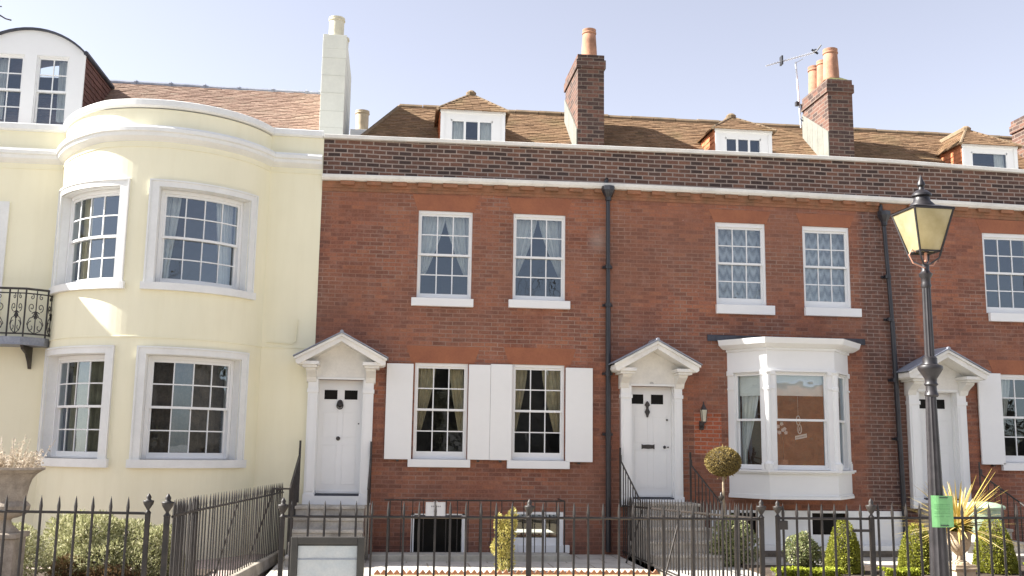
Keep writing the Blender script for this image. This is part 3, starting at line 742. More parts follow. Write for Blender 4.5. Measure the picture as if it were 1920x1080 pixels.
for q, s_ in ((L1, (.294, 1.30, 1.365, 1.49, .07)), (L2, (1.90, 2.93, 1.36, 1.49, .07))):
    f = sash_window(H2, FRONT, *q, sill=s_, bot=.125)
    m_ = (q[0]+q[1])/2+(.02 if q is L1 else -.03)
    curtain(FRONT, (m_-.12, q[0]+.04), (q[0]+.10, q[0]+.04), q[2]+.45, q[3]-.06, .21, 'cream_curtain', f, tie=1)
    curtain(FRONT, (m_+.12, q[1]-.04), (q[1]-.12, q[1]-.04), q[2]+.45, q[3]-.06, .215, 'cream_curtain', f, tie=1)
for a, b, c, d in ((-.085, .345, 1.485, 3.02), (1.25, 1.607, 1.492, 3.03), (1.61, 1.967, 1.49, 3.045), (2.858, 3.31, 1.475, 3.015)): shutter(H2, a, b, c, d)
hood(H2, -.805, door=D1, z_ap=3.44); door(H2, *D1, 1); steps(H2, -1.40, -.36, .77, 5)
# basement windows: one open and black, one with small panes
f = MB()
for q in ((B1[0], B1[0]+.05, B1[2], B1[3]), (B1[1]-.06, B1[1], B1[2], B1[3]), (B1[0], B1[1], B1[3]-.025, B1[3])): f.ub(FRONT, q[0], q[1], q[2], q[3], .01, .16)
f = f.build('window', 'white', H2); f['label'] = 'basement window with a black opening in a white frame'
MB().box(B1[0]+.05, B1[1]-.06, .17, .18, -.1, B1[3]-.025).build('glass', 'window_dark', f)
f = MB()
for q in ((B2[0], B2[0]+.08, B2[2], B2[3]), (B2[1]-.075, B2[1], B2[2], B2[3]), (B2[0]+.08, B2[1]-.075, B2[3]-.04, B2[3]), (B2[0]+.08, B2[1]-.075, B2[2], .26)): f.ub(FRONT, q[0], q[1], q[2], q[3], .0, .09)
for u in (2.28, 2.53): f.ub(FRONT, u-.02, u+.02, .26, B2[3]-.04, .02, .07)
f.ub(FRONT, 2.1, 2.93, .03, .15, -.09, -.001)
f = f.build('window', 'white', H2, bevel=.003); f['label'] = 'basement window with small panes and a deep white sill'
g = MB(); g.quad((B2[0], .045, .2), (B2[1], .045, .2), (B2[1], .045, B2[3]), (B2[0], .045, B2[3])); g.build('glass', 'glass', f, recalc=False)
# roof
LR = 2.478
tile_slope(roof_fn(.3, 6.55, AL), LR, lambda v: (-1.02+.98*v/LR, 3.62), 'roof', 'roof_tile', H2)
MB().quad((-1.02, .3, 6.55), (3.62, .3, 6.55), (3.62, 2.2, 8.13), (-.02, 2.2, 8.13)).quad((-1.02, .3, 6.55), (-.02, 2.2, 8.13), (-1.02, 4.1, 6.55)).quad((-.02, 2.2, 8.13), (3.62, 2.2, 8.13), (3.62, 4.1, 6.55), (-1.02, 4.1, 6.55)).build('roof_boards', 'interior', H2, recalc=False)
ridge(H2, -.02, 3.62, 2.2, 8.115, 'ridge_tile')
MB().tube([(-1.02, .3, 6.57), (-.02, 2.2, 8.13)], .045, 8).build('hip_tiles', 'ridge_tile', H2)
dormer(H2, .716, 1.83, .5, 6.9, 7.55, 8.04, 1.05, 1.27, (.885, 1.625, 6.95, 7.375), 'orange_tile', cur=((.9, 1.12), (1.39, 1.61)))
c = chimney(H2, 3.16, 3.645, .6, 1.9, 6.6, 8.76, 'chimney_brick', 1, (7.35, 8.35)); pot(c, 3.42, .86, 8.78, .56, .15, .115)
c = chimney(H2, -1.0, -.55, 3.3, 3.8, 6.6, 8.0, 'white'); pot(c, -.77, 3.5, 8.02, .42, .13, .13, 'buff_clay')
# grey kerb of the area in front of the basement windows
MB().box(-.22, 2.80, -1.02, -.60, -.02, .095).build('area_kerb', 'concrete', H2, bevel=.01)
MB().box(-.335, -.27, -.78, -.70, 0, .80).build('rail_post', 'kerb_stone', H2, bevel=.008)

# ---- house with the bay
H3 = thing('brick_house', (3.61, 0, 0), 'red brick terraced house with a white bay window beside its door', 'house', 'brick terraced houses')
W3, W4 = (5.475, 6.37, 4.16, 5.605), (7.045, 7.90, 4.155, 5.60)
D2 = (3.958, 4.685, .905, 2.735); B3 = (7.05, 7.66, .33, .68); B3b = (5.62, 6.1, .33, .68)
panel(FRONT, 3.61, 8.70, -.3, 6.06, [W3, W4, D2, (5.70, 7.74, 1.0, 3.35), B3, B3b], .24, 'front_wall', 'wall_brick', H3)
shell(H3, 3.61, 8.70, 6.5); parapet(H3, 3.61, 8.70)
for q, s_ in ((W3, (5.458, 6.49, 4.0, 4.16, .07)), (W4, (7.035, 8.05, 4.01, 4.155, .07))):
    lintel(H3, q[0]-.02, q[1]+.02, q[3], q[3]+.22)
    f = sash_window(H3, FRONT, *q, sill=s_, side=.04, top=.075, bot=.13)
    f['label'] = 'sash window with patterned lace behind its panes'
    mb = MB(); mb.quad((q[0], .2, q[2]), (q[1], .2, q[2]), (q[1], .2, q[3]), (q[0], .2, q[3])); mb.build('lace_curtain', 'lace', f, recalc=False)
MB().ub(FRONT, 5.05, 5.52, 1.62, 2.32, -.004, .0).build('brick_patch', 'new_brick', H3)
hood(H3, 4.30, door=D2, z_ap=3.45, z_e=3.055); door(H3, *D2, 2); steps(H3, 3.90, 4.95, .85, 5)
# white foot of the wall with its ledge and brick plinth
wb = MB()
us = [5.3, B3b[0], B3b[1], B3[0], B3[1], 8.70]
for a, b in zip(us, us[1:]):
    if (a, b) in ((B3[0], B3[1]), (B3b[0], B3b[1])):
        wb.box(a, b, -.035, 0, .0, .33); wb.box(a, b, -.035, 0, .68, .72)
    else: wb.box(a, b, -.035, 0, .0, .72)
wb.box(5.2, 8.72, -.36, -.036, .10, .175)
wb.build('white_plinth', 'white', H3, bevel=.004)
MB().box(5.2, 8.72, -.36, -.037, -.02, .098).build('brick_plinth', 'old_stone_brick', H3)
for q in (B3, B3b):
    MB().box(q[0], q[1], .06, .07, q[2], q[3]).build('basement_light', 'window_dark', H3)
# bay
bay = MB(); PL = [(5.64, 0), (6.09, -.65), (7.25, -.65), (7.79, 0)]
def ring(mb, out, z0, z1, ins=.0):
    pa = [(x, y, 0) for x, y in PL]
    mb.sweep(pa, [(out, z0), (out, z1), (-.1, z1), (-.1, z0)])
ring(bay, .0, .94, 1.34); ring(bay, .03, .93, .975); ring(bay, .045, 1.335, 1.36); ring(bay, .075, 1.36, 1.395); ring(bay, .02, .976, 1.0)
ring(bay, .0, 2.985, 3.38); ring(bay, .025, 2.985, 3.02); ring(bay, .03, 3.34, 3.39)
bay.sweep([(5.60, 0, 0), (6.09, -.65, 0), (7.25, -.65, 0), (7.83, 0, 0)], [(.05, 3.38), (.10, 3.40), (.17, 3.44), (.19, 3.50), (.20, 3.53), (-.1, 3.53), (-.1, 3.38)])
for a, b in zip(PL, PL[1:]):
    an = math.atan2(b[1]-a[1], b[0]-a[0]); ln = math.hypot(b[1]-a[1], b[0]-a[0]); mp = flat(a[0], a[1], an)
    for u0, u1 in ((0.0, .135), (ln-.135, ln)):
        bay.ub(mp, u0, u1, 1.395, 2.985, .0, .10)
        bay.ub(mp, u0+.005, u1-.005, 2.70, 2.73, -.02, 0); bay.ub(mp, u0, u1, 2.94, 2.985, -.025, 0); bay.ub(mp, u0-.0, u1+.0, 1.395, 1.50, -.022, 0); bay.ub(mp, u0+.012, u1-.012, 1.50, 1.535, -.014, 0)
for k in (1, 2): bay.lathe([(.0, 1.395), (.075, 1.395), (.078, 1.5), (.05, 1.53), (.045, 1.56), (.045, 2.67), (.055, 2.69), (.055, 2.73), (.045, 2.75), (.05, 2.94), (.075, 2.985), (0, 2.985)], (PL[k][0], PL[k][1], 0), 12)
bo = bay.build('bay_window', 'white', H3, bevel=.003)
fl = MB(); fl.prism([(5.70, .02), (6.12, -.59), (7.22, -.59), (7.73, .02)], lambda a, b: (a, b, .95), lambda a, b: (a, b, 1.36)); fl.build('bay_floor', 'white', bo)
fl = MB(); fl.prism([(5.70, .02), (6.12, -.59), (7.22, -.59), (7.73, .02)], lambda a, b: (a, b, 3.02), lambda a, b: (a, b, 3.36)); fl.build('bay_ceiling', 'white', bo)
ld = MB(); ld.hexa([(5.42, 0, 3.533), (6.02, -.84, 3.533), (7.32, -.84, 3.533), (8.02, 0, 3.533), (5.42, 0, 3.62), (6.2, -.55, 3.57), (7.15, -.55, 3.57), (8.02, 0, 3.62)])
ld.box(5.30, 8.11, -.025, 0, 3.53, 3.635); ld.build('lead_roof', 'dark_lead', bo)
for k, (a, b) in enumerate(zip(PL, PL[1:])):
    an = math.atan2(b[1]-a[1], b[0]-a[0]); ln = math.hypot(b[1]-a[1], b[0]-a[0]); mp = flat(a[0], a[1], an)
    f = sash_window(bo, mp, .135, ln-.135, 1.40, 2.985, cols=1, rows=2, rec=.012, side=.015, top=.02, stile=.026, bot=.075, name='window')
    MB().ub(mp, .16, ln-.16, 2.60, 2.96, .115, .12).build('blind', 'blind', bo)
    if k == 0: curtain(mp, (.17, ln-.28), (.17, .26), 1.42, 2.62, .17, 'curtain', bo, folds=26, tie=.8)
    if k == 2: curtain(mp, (ln-.17, .35), (ln-.17, ln-.3), 1.42, 2.62, .17, 'curtain', bo, folds=26, tie=.8)
MB().quad((5.5, 1.2, 1.0), (8.0, 1.2, 1.0), (8.0, 1.2, 3.4), (5.5, 1.2, 3.4)).build('room_wall', 'brown_room', bo, recalc=False)
tile_slope(roof_fn(.3, 6.55, AL), LR, lambda v: (3.62, 8.70), 'roof', 'roof_tile', H3)
MB().quad((3.62, .3, 6.55), (8.7, .3, 6.55), (8.7, 2.2, 8.13), (3.62, 2.2, 8.13)).quad((3.62, 2.2, 8.13), (8.7, 2.2, 8.13), (8.7, 4.1, 6.55), (3.62, 4.1, 6.55)).build('roof_boards', 'interior', H3, recalc=False)
ridge(H3, 3.62, 8.7, 2.2, 8.115, 'ridge_tile')
dormer(H3, 5.68, 6.72, .5, 6.9, 7.46, 7.87, 1.05, 6.17, (5.86, 6.53, 6.95, 7.30), 'orange_tile')
c = chimney(H3, 7.88, 8.36, .6, 1.75, 6.6, 8.57, 'chimney_brick', 1, (7.55, 8.25), True); pot(c, 8.09, .88, 8.64, .62, .155, .125); pot(c, 8.10, 1.22, 8.60, .56, .14, .12); pot(c, 8.07, 1.55, 8.55, .62, .14, .12)

# ---- right-hand house
H4 = thing('brick_house', (8.70, 0, 0), 'red brick terraced house behind the street lamp with a single shutter in view', 'house', 'brick terraced houses')
W5 = (10.40, 11.30, 4.16, 5.61); L5 = (10.56, 11.44, 1.55, 3.08); D3 = (9.0, 9.69, .93, 2.75)
W6 = (12.2, 13.1, 4.16, 5.61); L6 = (12.2, 13.1, 1.55, 3.08)
panel(FRONT, 8.70, 14, -.3, 6.06, [W5, L5, D3, W6, L6], .24, 'front_wall', 'wall_brick', H4)
shell(H4, 8.70, 14, 6.5); parapet(H4, 8.70, 14)
for q in (W5, W6):
    lintel(H4, q[0]-.02, q[1]+.02, q[3], q[3]+.24); sash_window(H4, FRONT, *q, sill=(q[0]+.03, q[1]+.12, 4.01, 4.16, .07), side=.035, top=.07, bot=.12)
for q in (L5, L6):
    lintel(H4, q[0]-.1, q[1]+.1, q[3], q[3]+.25); f = sash_window(H4, FRONT, *q, sill=(q[0]-.06, q[1]+.06, 1.42, 1.55, .07), bot=.125)
    curtain(FRONT, ((q[0]+q[1])/2-.1, q[0]+.04), (q[0]+.1, q[0]+.04), q[2]+.3, q[3]-.06, .21, 'curtain', f, tie=1)
shutter(H4, 10.12, 10.55, 1.52, 3.09); shutter(H4, 11.47, 11.9, 1.52, 3.09)
hood(H4, 9.335, door=D3, z_ap=3.43, z_e=3.04); door(H4, *D3, 3); steps(H4, 8.95, 9.9, .87, 5)
tile_slope(roof_fn(.3, 6.55, AL), LR, lambda v: (8.70, 14), 'roof', 'roof_tile', H4)
MB().quad((8.7, .3, 6.55), (14, .3, 6.55), (14, 2.2, 8.13), (8.7, 2.2, 8.13)).quad((8.7, 2.2, 8.13), (14, 2.2, 8.13), (14, 4.1, 6.55), (8.7, 4.1, 6.55)).build('roof_boards', 'interior', H4, recalc=False)
ridge(H4, 8.7, 14, 2.2, 8.115, 'ridge_tile')
dormer(H4, 10.43, 11.50, .5, 6.85, 7.41, 7.87, 1.05, 10.86, (10.60, 11.32, 6.92, 7.27), 'orange_tile', cols=1, cur=((11.1, 11.3),))
c = chimney(H4, 12.24, 12.75, .6, 1.7, 6.6, 8.32, 'chimney_brick', 1); pot(c, 12.5, .9, 8.34, .56, .15, .115)

# ---- cream house
HC = thing('cream_house', (-1.25, 0, 0), 'cream stucco house with a full height bow and four curved sash windows', 'house')
tot = 3.5
def dg(a): return R(a)*BR
URa, URo = (dg(.5), dg(58.5), 3.95, 5.64), (dg(5.2), dg(54), 4.06, 5.53)
ULa, ULo = (dg(-66), dg(-9.3), 3.95, 5.64), (dg(-61.5), dg(-14), 4.06, 5.53)
LRa, LRo = (dg(0), dg(58), 1.33, 3.105), (dg(4.4), dg(53.5), 1.45, 2.99)
LLa, LLo = (dg(-66), dg(-10.8), 1.33, 3.105), (dg(-61.5), dg(-15.2), 1.45, 2.99)
FW = (-7.3, -6.28, 2.9+.45, 5.32); FL = (-7.6, -6.4, 1.4, 2.95)
b0, b1 = dg(-70.2), dg(70.2)
panel(BOW, b0, b1, -.3, 6.75, [URo, ULo, LRo, LLo], .26, 'bow_wall', 'cream', HC, step=.09)
bpy.data.objects['bow_wall'].data.polygons.foreach_set('use_smooth', [False]*len(bpy.data.objects['bow_wall'].data.polygons))
BOW2 = lambda u, z, d: (lambda q: (q[0]-6.12, q[1], q[2]))(BOW(u, z, d))
panel(BOW2, dg(-70.2), dg(70.2), -.3, 6.64, [], .26, 'bow_wall', 'cream', HC, step=.12)
MB().box(-14, -11.48, 0, .26, -.3, 6.64).build('left_wall', 'cream', HC, recalc=False)
panel(FRONT, -8.24, -5.374, -.3, 6.64, [FW, FL], .26, 'left_wall', 'cream', HC)
MB().box(-2.106, -1.252, 0, .26, -.3, 6.77).build('right_wall', 'cream', HC, recalc=False)
shell(HC, -14, -1.30, 6.6)
arc = [(BC[0]+BR*sin(R(a)), BC[1]-BR*cos(R(a)), a) for a in [(-70.2+140.4*i/48) for i in range(49)]]
def zoff(a, l=-.13): return l*(1-min(1, max(0, (a+70)/45)))
BC2 = (-9.86, BC[1])
arc2 = [(BC2[0]+x-BC[0], y, a) for x, y, a in arc]
path = [(-14, 0, -.13), (-11.494, 0, -.13)]+[(x, y, -.13) for x, y, a in arc2[1:-1]]+[(-8.226, 0, -.13), (-5.374, 0, -.13)]+[(x, y, zoff(a)) for x, y, a in arc[1:-1]]+[(-2.106, 0, 0), (-1.262, 0, -.01)]
sh = lambda z0: [(x, y, z0+z) for x, y, z in path]
MB().sweep(sh(6.88), [(.0, -.115), (.035, -.11), (.055, -.085), (.055, 0), (.035, .012), (-.30, .012), (-.30, -.115)]).build('coping', 'cream_trim', HC)
MB().sweep(sh(6.40), [(-.01, -.175), (.03, -.15), (.06, -.13), (.095, -.10), (.10, -.05), (.13, -.035), (.135, .02), (.115, .04), (.11, .06), (-.01, .075)]).build('cornice', 'cream_trim', HC)
MB().sweep(sh(6.155), [(-.01, -.012), (.012, -.012), (.012, .010), (-.01, .012)]).build('string_moulding', 'cream', HC)
MB().sweep([(x, y, 3.24) for x, y, z in path], [(-.01, -.012), (.012, -.01), (.012, .010), (-.01, .016)]).build('string_course', 'cream', HC)
# lead cap behind the bow parapet
MB().prism([(x, y+.04) for x, y, a in arc2], lambda a, b: (a, b, 6.35), lambda a, b: (a, b, 6.5)).build('bow_cap', 'dark_lead', HC)
MB().prism([(x, y+.04) for x, y, a in arc], lambda a, b: (a, b, 6.35), lambda a, b: (a, b, 6.5)).build('bow_cap', 'dark_lead', HC)
def bow_window(ar, op, cur, label, mat):
    n = 14
    a = MB(); w_ = op[0]-ar[0]
    for i0, i1, z0, z1, o_ in ((ar[0], op[0], op[2], op[3], .028), (op[1], ar[1], op[2], op[3], .028), (ar[0], ar[1], op[3], ar[3], .028), (ar[0]-.03, ar[1]+.03, ar[2], op[2], .07)):
        a.ub(BOW, i0, i1, z0, z1, -o_, .005 if o_ < .05 else .14, max(2, int((i1-i0)/.06)))
    for i0, i1, z0, z1 in ((ar[0]-.0, ar[0]+.025, op[2], ar[3]-.025), (ar[1]-.025, ar[1], op[2], ar[3]-.025), (ar[0], ar[1], ar[3]-.025, ar[3])):
        a.ub(BOW, i0, i1, z0, z1, -.045, -.02, max(1, int((i1-i0)/.06)))
    for i0, i1, z0, z1 in ((op[0], op[0]+.012, op[2], op[3]), (op[1]-.012, op[1], op[2], op[3]), (op[0]+.012, op[1]-.012, op[3]-.012, op[3])):
        a.ub(BOW, i0, i1, z0, z1, .006, .13, max(1, int((i1-i0)/.06)))
    fr = a.build('window', 'cream_trim', HC); fr['label'] = label
    f = sash_window(HC, BOW, op[0]+.0125, op[1]-.0125, op[2]+.0, op[3]-.0125, cols=4, rows=4, rec=.13, side=.06, top=.055, stile=.03, bot=.10, n=12, name='window_frame')
    f.parent = fr; f.name = 'window_frame'
    f.location = (0, 0, 0)
    for ch in list(f.children): ch.parent = fr
    cur(fr)
    return fr
def cu(a, b, c, d, z0, z1, mat, tie=1, fr=None, folds=22): curtain(BOW, (a, b), (c, d), z0, z1, .36, mat, fr, tie=tie, folds=folds)
bow_window(URa, URo, lambda fr: (cu(URo[0]+.36, URo[0], URo[0]+.20, URo[0], URo[2], URo[3], 'curtain', fr=fr, tie=.8), cu(URo[1]-.42, URo[1], URo[1]-.30, URo[1], URo[2], URo[3], 'curtain', fr=fr, tie=.8)), 'curved upper bow window with pale drawn-back curtains', '')
bow_window(ULa, ULo, lambda fr: (cu(ULo[0], ULo[0]+.42, ULo[0], ULo[0]+.40, ULo[2], ULo[3], 'cream_curtain', fr=fr)), 'curved upper bow window with beige curtains on its left', '')
bow_window(LRa, LRo, lambda fr: (cu(LRo[0], LRo[1], LRo[0], LRo[1], LRo[2], LRo[3], 'brown_curtain', fr=fr, folds=40)), 'curved lower bow window with dark curtains drawn across', '')
bow_window(LLa, LLo, lambda fr: (cu(LLo[0], LLo[1], LLo[0], LLo[1], LLo[2], LLo[3], 'olive_curtain', fr=fr, folds=40)), 'curved lower bow window with olive curtains', '')
# french window on the left and its surround, lower window
fr = MB(); a, b, c, d = FW
for q in ((b, b+.14, c, d+.14), (a-.14, a, c, d+.14), (a, b, d, d+.14)): fr.ub(FRONT, q[0], q[1], q[2], q[3], -.03, .0)
fr = fr.build('french_window', 'cream_trim', HC)
s_ = MB()
for q in ((b-.06, b, c, d), (a, a+.06, c, d), (a, b, d-.06, d), (a, b, 4.78, 4.86), ((a+b)/2-.04, (a+b)/2+.04, c, 4.78)): s_.ub(FRONT, q[0], q[1], q[2], q[3], .08, .13)
for u in (b-.13, b-.36, a+.36, a+.13): s_.ub(FRONT, u-.01, u+.01, c, d-.06, .09, .12)
for z in (5.20, 5.0, 4.90, 4.7, 4.5, 4.1, 3.8): s_.ub(FRONT, a+.06, b-.06, z-.01, z+.01, .092, .118)
s_.build('sash', 'white', fr); g = MB(); g.quad((a, .105, c), (b, .105, c), (b, .105, d), (a, .105, d)); g.build('glass', 'glass', fr, recalc=False)
lw = sash_window(HC, FRONT, *FL, cols=4, rows=4, rec=.13, side=.06)
fs = MB(); a, b, c, d = FL
for q in ((b, b+.13, c-.1, d+.13), (a-.13, a, c-.1, d+.13), (a, b, d, d+.13)): fs.ub(FRONT, q[0], q[1], q[2], q[3], -.03, .0)
fs.build('architrave', 'cream_trim', lw)
# roof, ridge
ALc = math.atan2(1.80, 2.3); LC = math.hypot(1.80, 2.3)
tile_slope(roof_fn(.3, 6.65, ALc), LC, lambda v: (-9.5, -1.30-.28*v/LC+(rnd.random()*.04)), 'roof', 'red_tile', HC, gauge=.078, tw=.16)
MB().quad((-9.5, .3, 6.65), (-1.3, .3, 6.65), (-1.55, 2.6, 8.44), (-9.5, 2.6, 8.44)).quad((-9.5, 2.6, 8.44), (-1.55, 2.6, 8.44), (-1.3, 4.9, 6.65), (-9.5, 4.9, 6.65)).quad((-1.56, 2.6, 8.43), (-1.31, .3, 6.65), (-1.31, 4.9, 6.65)).build('roof_boards', 'interior', HC, recalc=False)
ridge(HC, -9.5, -1.58, 2.6, 8.44, 'lead', .64, .06, True)
plain('chimney_render', (.72, .72, .63), .8, .05, 2); plain('render_joint', (.56, .56, .49), .8, .05, 2)
c = chimney(HC, -1.395, -.985, .62, 2.75, 6.5, 8.86, 'chimney_render')
jl = MB()
for z in (7.15, 7.45, 7.78, 8.1, 8.42): jl.box(-1.397, -.983, .616, 2.754, z, z+.006)
jl.build('render_joints', 'render_joint', c)
pot(c, -1.19, .95, 8.90, .40, .135, .13, 'white_clay'); pot(c, -1.13, 1.7, 8.90, .34, .12, .12, 'white_clay')
MB().box(-1.6, -.75, .3, .9, 6.6, 6.80).build('lead_gutter', 'lead', HC)
# big arched dormer
xd0, xd1, yd = -7.11, -5.39, .6; xm_ = (xd0+xd1)/2; zs_ = 8.24; sg = .36; hw = (xd1-xd0)/2
rr = (hw*hw+sg*sg)/(2*sg)
arcp = [(xm_+rr*sin(t), zs_+sg-rr+rr*cos(t)) for t in [math.asin(hw/rr)*(1-2*i/16) for i in range(17)]]
dw = [(-6.15, -5.62, 6.93, 8.16), (-6.88, -6.35, 6.93, 8.16)]
do = panel(flat(0, yd), xd0, xd1, 6.5, zs_, dw, .1, 'dormer', 'white', HC); do['label'] = 'large arched white dormer with paired sash windows'
MB().prism(arcp, lambda a, b: (a, yd, b), lambda a, b: (a, yd+.1, b)).build('arched_head', 'white', do)
yb_ = 2.25
hd = MB()
for r1, r2, ya_, yb2 in ((rr+.0, rr+.03, yd-.06, yb_),):
    for i in range(16):
        t0, t1 = math.asin(hw/rr)*1.03*(1-2*i/16), math.asin(hw/rr)*1.03*(1-2*(i+1)/16)
        c_ = lambda r_, t: (xm_+r_*sin(t), zs_+sg-rr+r_*cos(t))
        A, B, C_, D_ = c_(r1, t0), c_(r1, t1), c_(r2, t1), c_(r2, t0)
        hd.hexa([(A[0], ya_, A[1]), (B[0], ya_, B[1]), (B[0], yb2, B[1]), (A[0], yb2, A[1]), (D_[0], ya_, D_[1]), (C_[0], ya_, C_[1]), (C_[0], yb2, C_[1]), (D_[0], yb2, D_[1])])
hd.build('lead_roof', 'dark_lead', do)
MB().tube([(xd1+.04, .55, zs_-.01), (xd1+.04, yb_, zs_-.01)], .04, 6).build('eaves_roll', 'dark_lead', do)
ck = MB()
for x, s in ((xd1, .01), (xd0, -.01)): ck.prism([(yd+.02, 6.5), (yd+.02, zs_), (yb_, zs_), (yb_, 8.0)], lambda a, b: (x, a, b), lambda a, b: (x+s, a, b))
ck.build('cheeks', 'hung_tile', do)
tile_slope(lambda u, v, h: (xd1+.01+h, u, 6.75+v), zs_-6.75-.02, lambda v: (yd+.02, yb_), 'tile_hanging', 'hung_tile', do, .10, .16, .016)
MB().box(xd1-.02, xd1+.03, yd-.012, yd+.02, 6.6, zs_).build('corner_board', 'white', do)
for q in dw:
    f = sash_window(do, flat(0, yd), *q, cols=2, rows=4, rec=.02, side=.02, top=.02, stile=.025, bot=.06, name='window_frame')
    for ch in list(f.children): ch.parent = do
curtain(flat(0, yd), (-5.85, -5.64), (-5.83, -5.64), 6.93, 8.14, .2, 'curtain', do, folds=14); curtain(flat(0, yd), (-6.86, -6.68), (-6.86, -6.7), 6.93, 8.14, .2, 'curtain', do, folds=14)
MB().quad((xd0+.03, yd+1.2, 6.6), (xd1-.03, yd+1.2, 6.6), (xd1-.03, yd+1.2, 8.2), (xd0+.03, yd+1.2, 8.2)).build('attic_wall', 'interior', do, recalc=False)
# thin painted cable and wall tie on the cream wall
MB().tube([(-2.02, -.02, 3.32), (-1.62, -.02, 3.30), (-1.56, -.02, 3.34), (-1.545, -.02, 3.7)], .008, 6).build('cable', 'cream', HC)
# balcony
BA = thing('balcony', (-6.5, 0, 3.2), 'black wrought iron balcony with scrollwork panels under the french window of the cream house', 'balcony')
slab = [(-7.9, 0), (-7.9, -.3), (-7.55, -.52), (-5.62, -.52), (-5.34, -.30), (-5.30, 0)]
MB().prism(slab, lambda a, b: (a, b, 3.14), lambda a, b: (a, b, 3.26)).build('floor_slab', 'slab_grey' if 'slab_grey' in MATS else 'lead', BA)
nodes = [(-7.52, -.49), (-6.82, -.49), (-6.32, -.49), (-5.84, -.49), (-5.60, -.49), (-5.34, -.29), (-5.31, -.02)]
zt_, zb2 = 4.0, 3.28
rl = MB(); rl.tube([(x, y, zt_) for x, y in nodes], .018, 6); rl.tube([(x, y, zt_-.07) for x, y in nodes], .01, 6); rl.tube([(x, y, zb2+.03) for x, y in nodes], .012, 6)
rl.build('handrail', 'iron', BA)
for x, y in nodes: MB().tube([(x, y, 3.26), (x, y, zt_)], .014, 6).build('baluster', 'iron', BA)
def spiral(cx_, cz, r, turns, start, s=1, n=18): return [(cx_+s*r*(1-.8*i/n)*cos(start+turns*2*pi*i/n), cz+r*(1-.8*i/n)*sin(start+turns*2*pi*i/n)) for i in range(n+1)]
for (xa_, ya_), (xb_, yb3) in zip(nodes, nodes[1:]):
    L_ = math.hypot(xb_-xa_, yb3-ya_)
    if L_ < .2: continue
    mb = MB(); n_ = max(1, round(L_/.5)); P = lambda u, z: (xa_+(xb_-xa_)*u/L_, ya_+(yb3-ya_)*u/L_-.003, z)
    for k in range(n_):
        m0 = L_*(k+.5)/n_; h = min(.2, L_/n_/2-.03); f_ = h/.2
        for s in (-1, 1):
            for cx_, cz, r, tn, st, sg2 in ((.10, 3.88, .045, 1.1, pi/2, 1), (.10, 3.72, .07, 1.2, -pi/2, 1), (.09, 3.42, .09, .9, pi/2, -1)):
                mb.tube([P(m0+s*f_*(a), b) for a, b in spiral(cx_, cz, r, tn, st, sg2)], .0065, 5, False)
            mb.tube([P(m0+s*f_*a, b) for a, b in ((.02, 3.32), (.12, 3.36), (.18, 3.46), (.13, 3.55), (.03, 3.58), (.0, 3.62))], .007, 5, False)
            for a in (.3, .8, 1.3): mb.tube([P(m0, 3.66), P(m0+s*f_*.07*sin(a), 3.66-.09*cos(a)+.0), P(m0+s*f_*.09*sin(a), 3.66-.12*cos(a))], .008, 5)
        mb.tube([P(m0, 3.30), P(m0, 3.98)], .009, 5)
    mb.build('scroll_panel', 'iron', BA)
bk = MB()
for x in (-5.62, -7.0):
    bk.prism([(-.45, 3.14), (-.40, 3.08), (-.22, 3.02), (-.10, 2.90), (-.04, 2.80), (0, 2.80), (0, 3.14)], lambda a, b: (x-.02, a, b), lambda a, b: (x+.02, a, b))
bk.build('bracket', 'iron', BA)
# drainpipes
drainpipe(3.565, 3.565, 6.03, 4.05, loc=('black drainpipe between the shuttered house and the bay house', 'drainpipe', 'drainpipes on the brick terrace'))
drainpipe(8.51, 8.66, 5.80, 3.95, loc=('black cast iron drainpipe on the dark brick strip just left of the street lamp', 'drainpipe', 'drainpipes on the brick terrace'))
# wall lantern
WL = thing('wall_lantern', (5.17, 0, 2.3), 'small black coach lantern fixed to the brick beside the bay window', 'wall lamp')
mb = MB(); mb.box(5.135, 5.205, -.03, 0, 2.03, 2.17); mb.tube([(5.17, -.02, 2.10), (5.17, -.12, 2.06), (5.17, -.15, 2.14)], .012, 6)
mb.hexa([(5.125, -.195, 2.36), (5.215, -.195, 2.36), (5.215, -.105, 2.36), (5.125, -.105, 2.36), (5.155, -.165, 2.44), (5.185, -.165, 2.44), (5.185, -.135, 2.44), (5.155, -.135, 2.44)])
mb.lathe([(0, 2.44), (.015, 2.44), (.008, 2.47), (.014, 2.485), (0, 2.50)], (5.17, -.15, 0), 8); mb.box(5.14, 5.20, -.18, -.12, 2.14, 2.165)
for sx in (-1, 1):
    for sy in (-1, 1): mb.tube([(5.17+sx*.028, -.15+sy*.028, 2.16), (5.17+sx*.048, -.15+sy*.048, 2.36)], .006, 4)
mb.build('bracket', 'iron', WL)
MB().hexa([(5.145, -.175, 2.166), (5.195, -.175, 2.166), (5.195, -.125, 2.166), (5.145, -.125, 2.166), (5.127, -.193, 2.358), (5.213, -.193, 2.358), (5.213, -.107, 2.358), (5.127, -.107, 2.358)]).build('lantern_glass', 'white_clay', WL)
# plaque over the basement window
PQ = thing('wall_sign', (.73, 0, .74), 'small white square sign hung on the brick above the black basement window', 'sign')
MB().box(.58, .885, -.66, -.645, .625, .85).build('board', 'sign_white', PQ, bevel=.003)
ik = MB()
x = .665
for w_ in (.018, .02, .012, .022, .018, .015): ik.box(x, x+w_, -.6635, -.6605, .775, .795); x += w_+.008
for z in (.72, .70, .68, .66): ik.box(.725, .745, -.6635, -.6605, z, z+.008)
ik.build('lettering', 'sign_ink', PQ); MB().tube([(.7, -.652, .85), (.732, -.652, .87), (.765, -.652, .85)], .006, 5).build('hanger', 'sign_white', PQ)
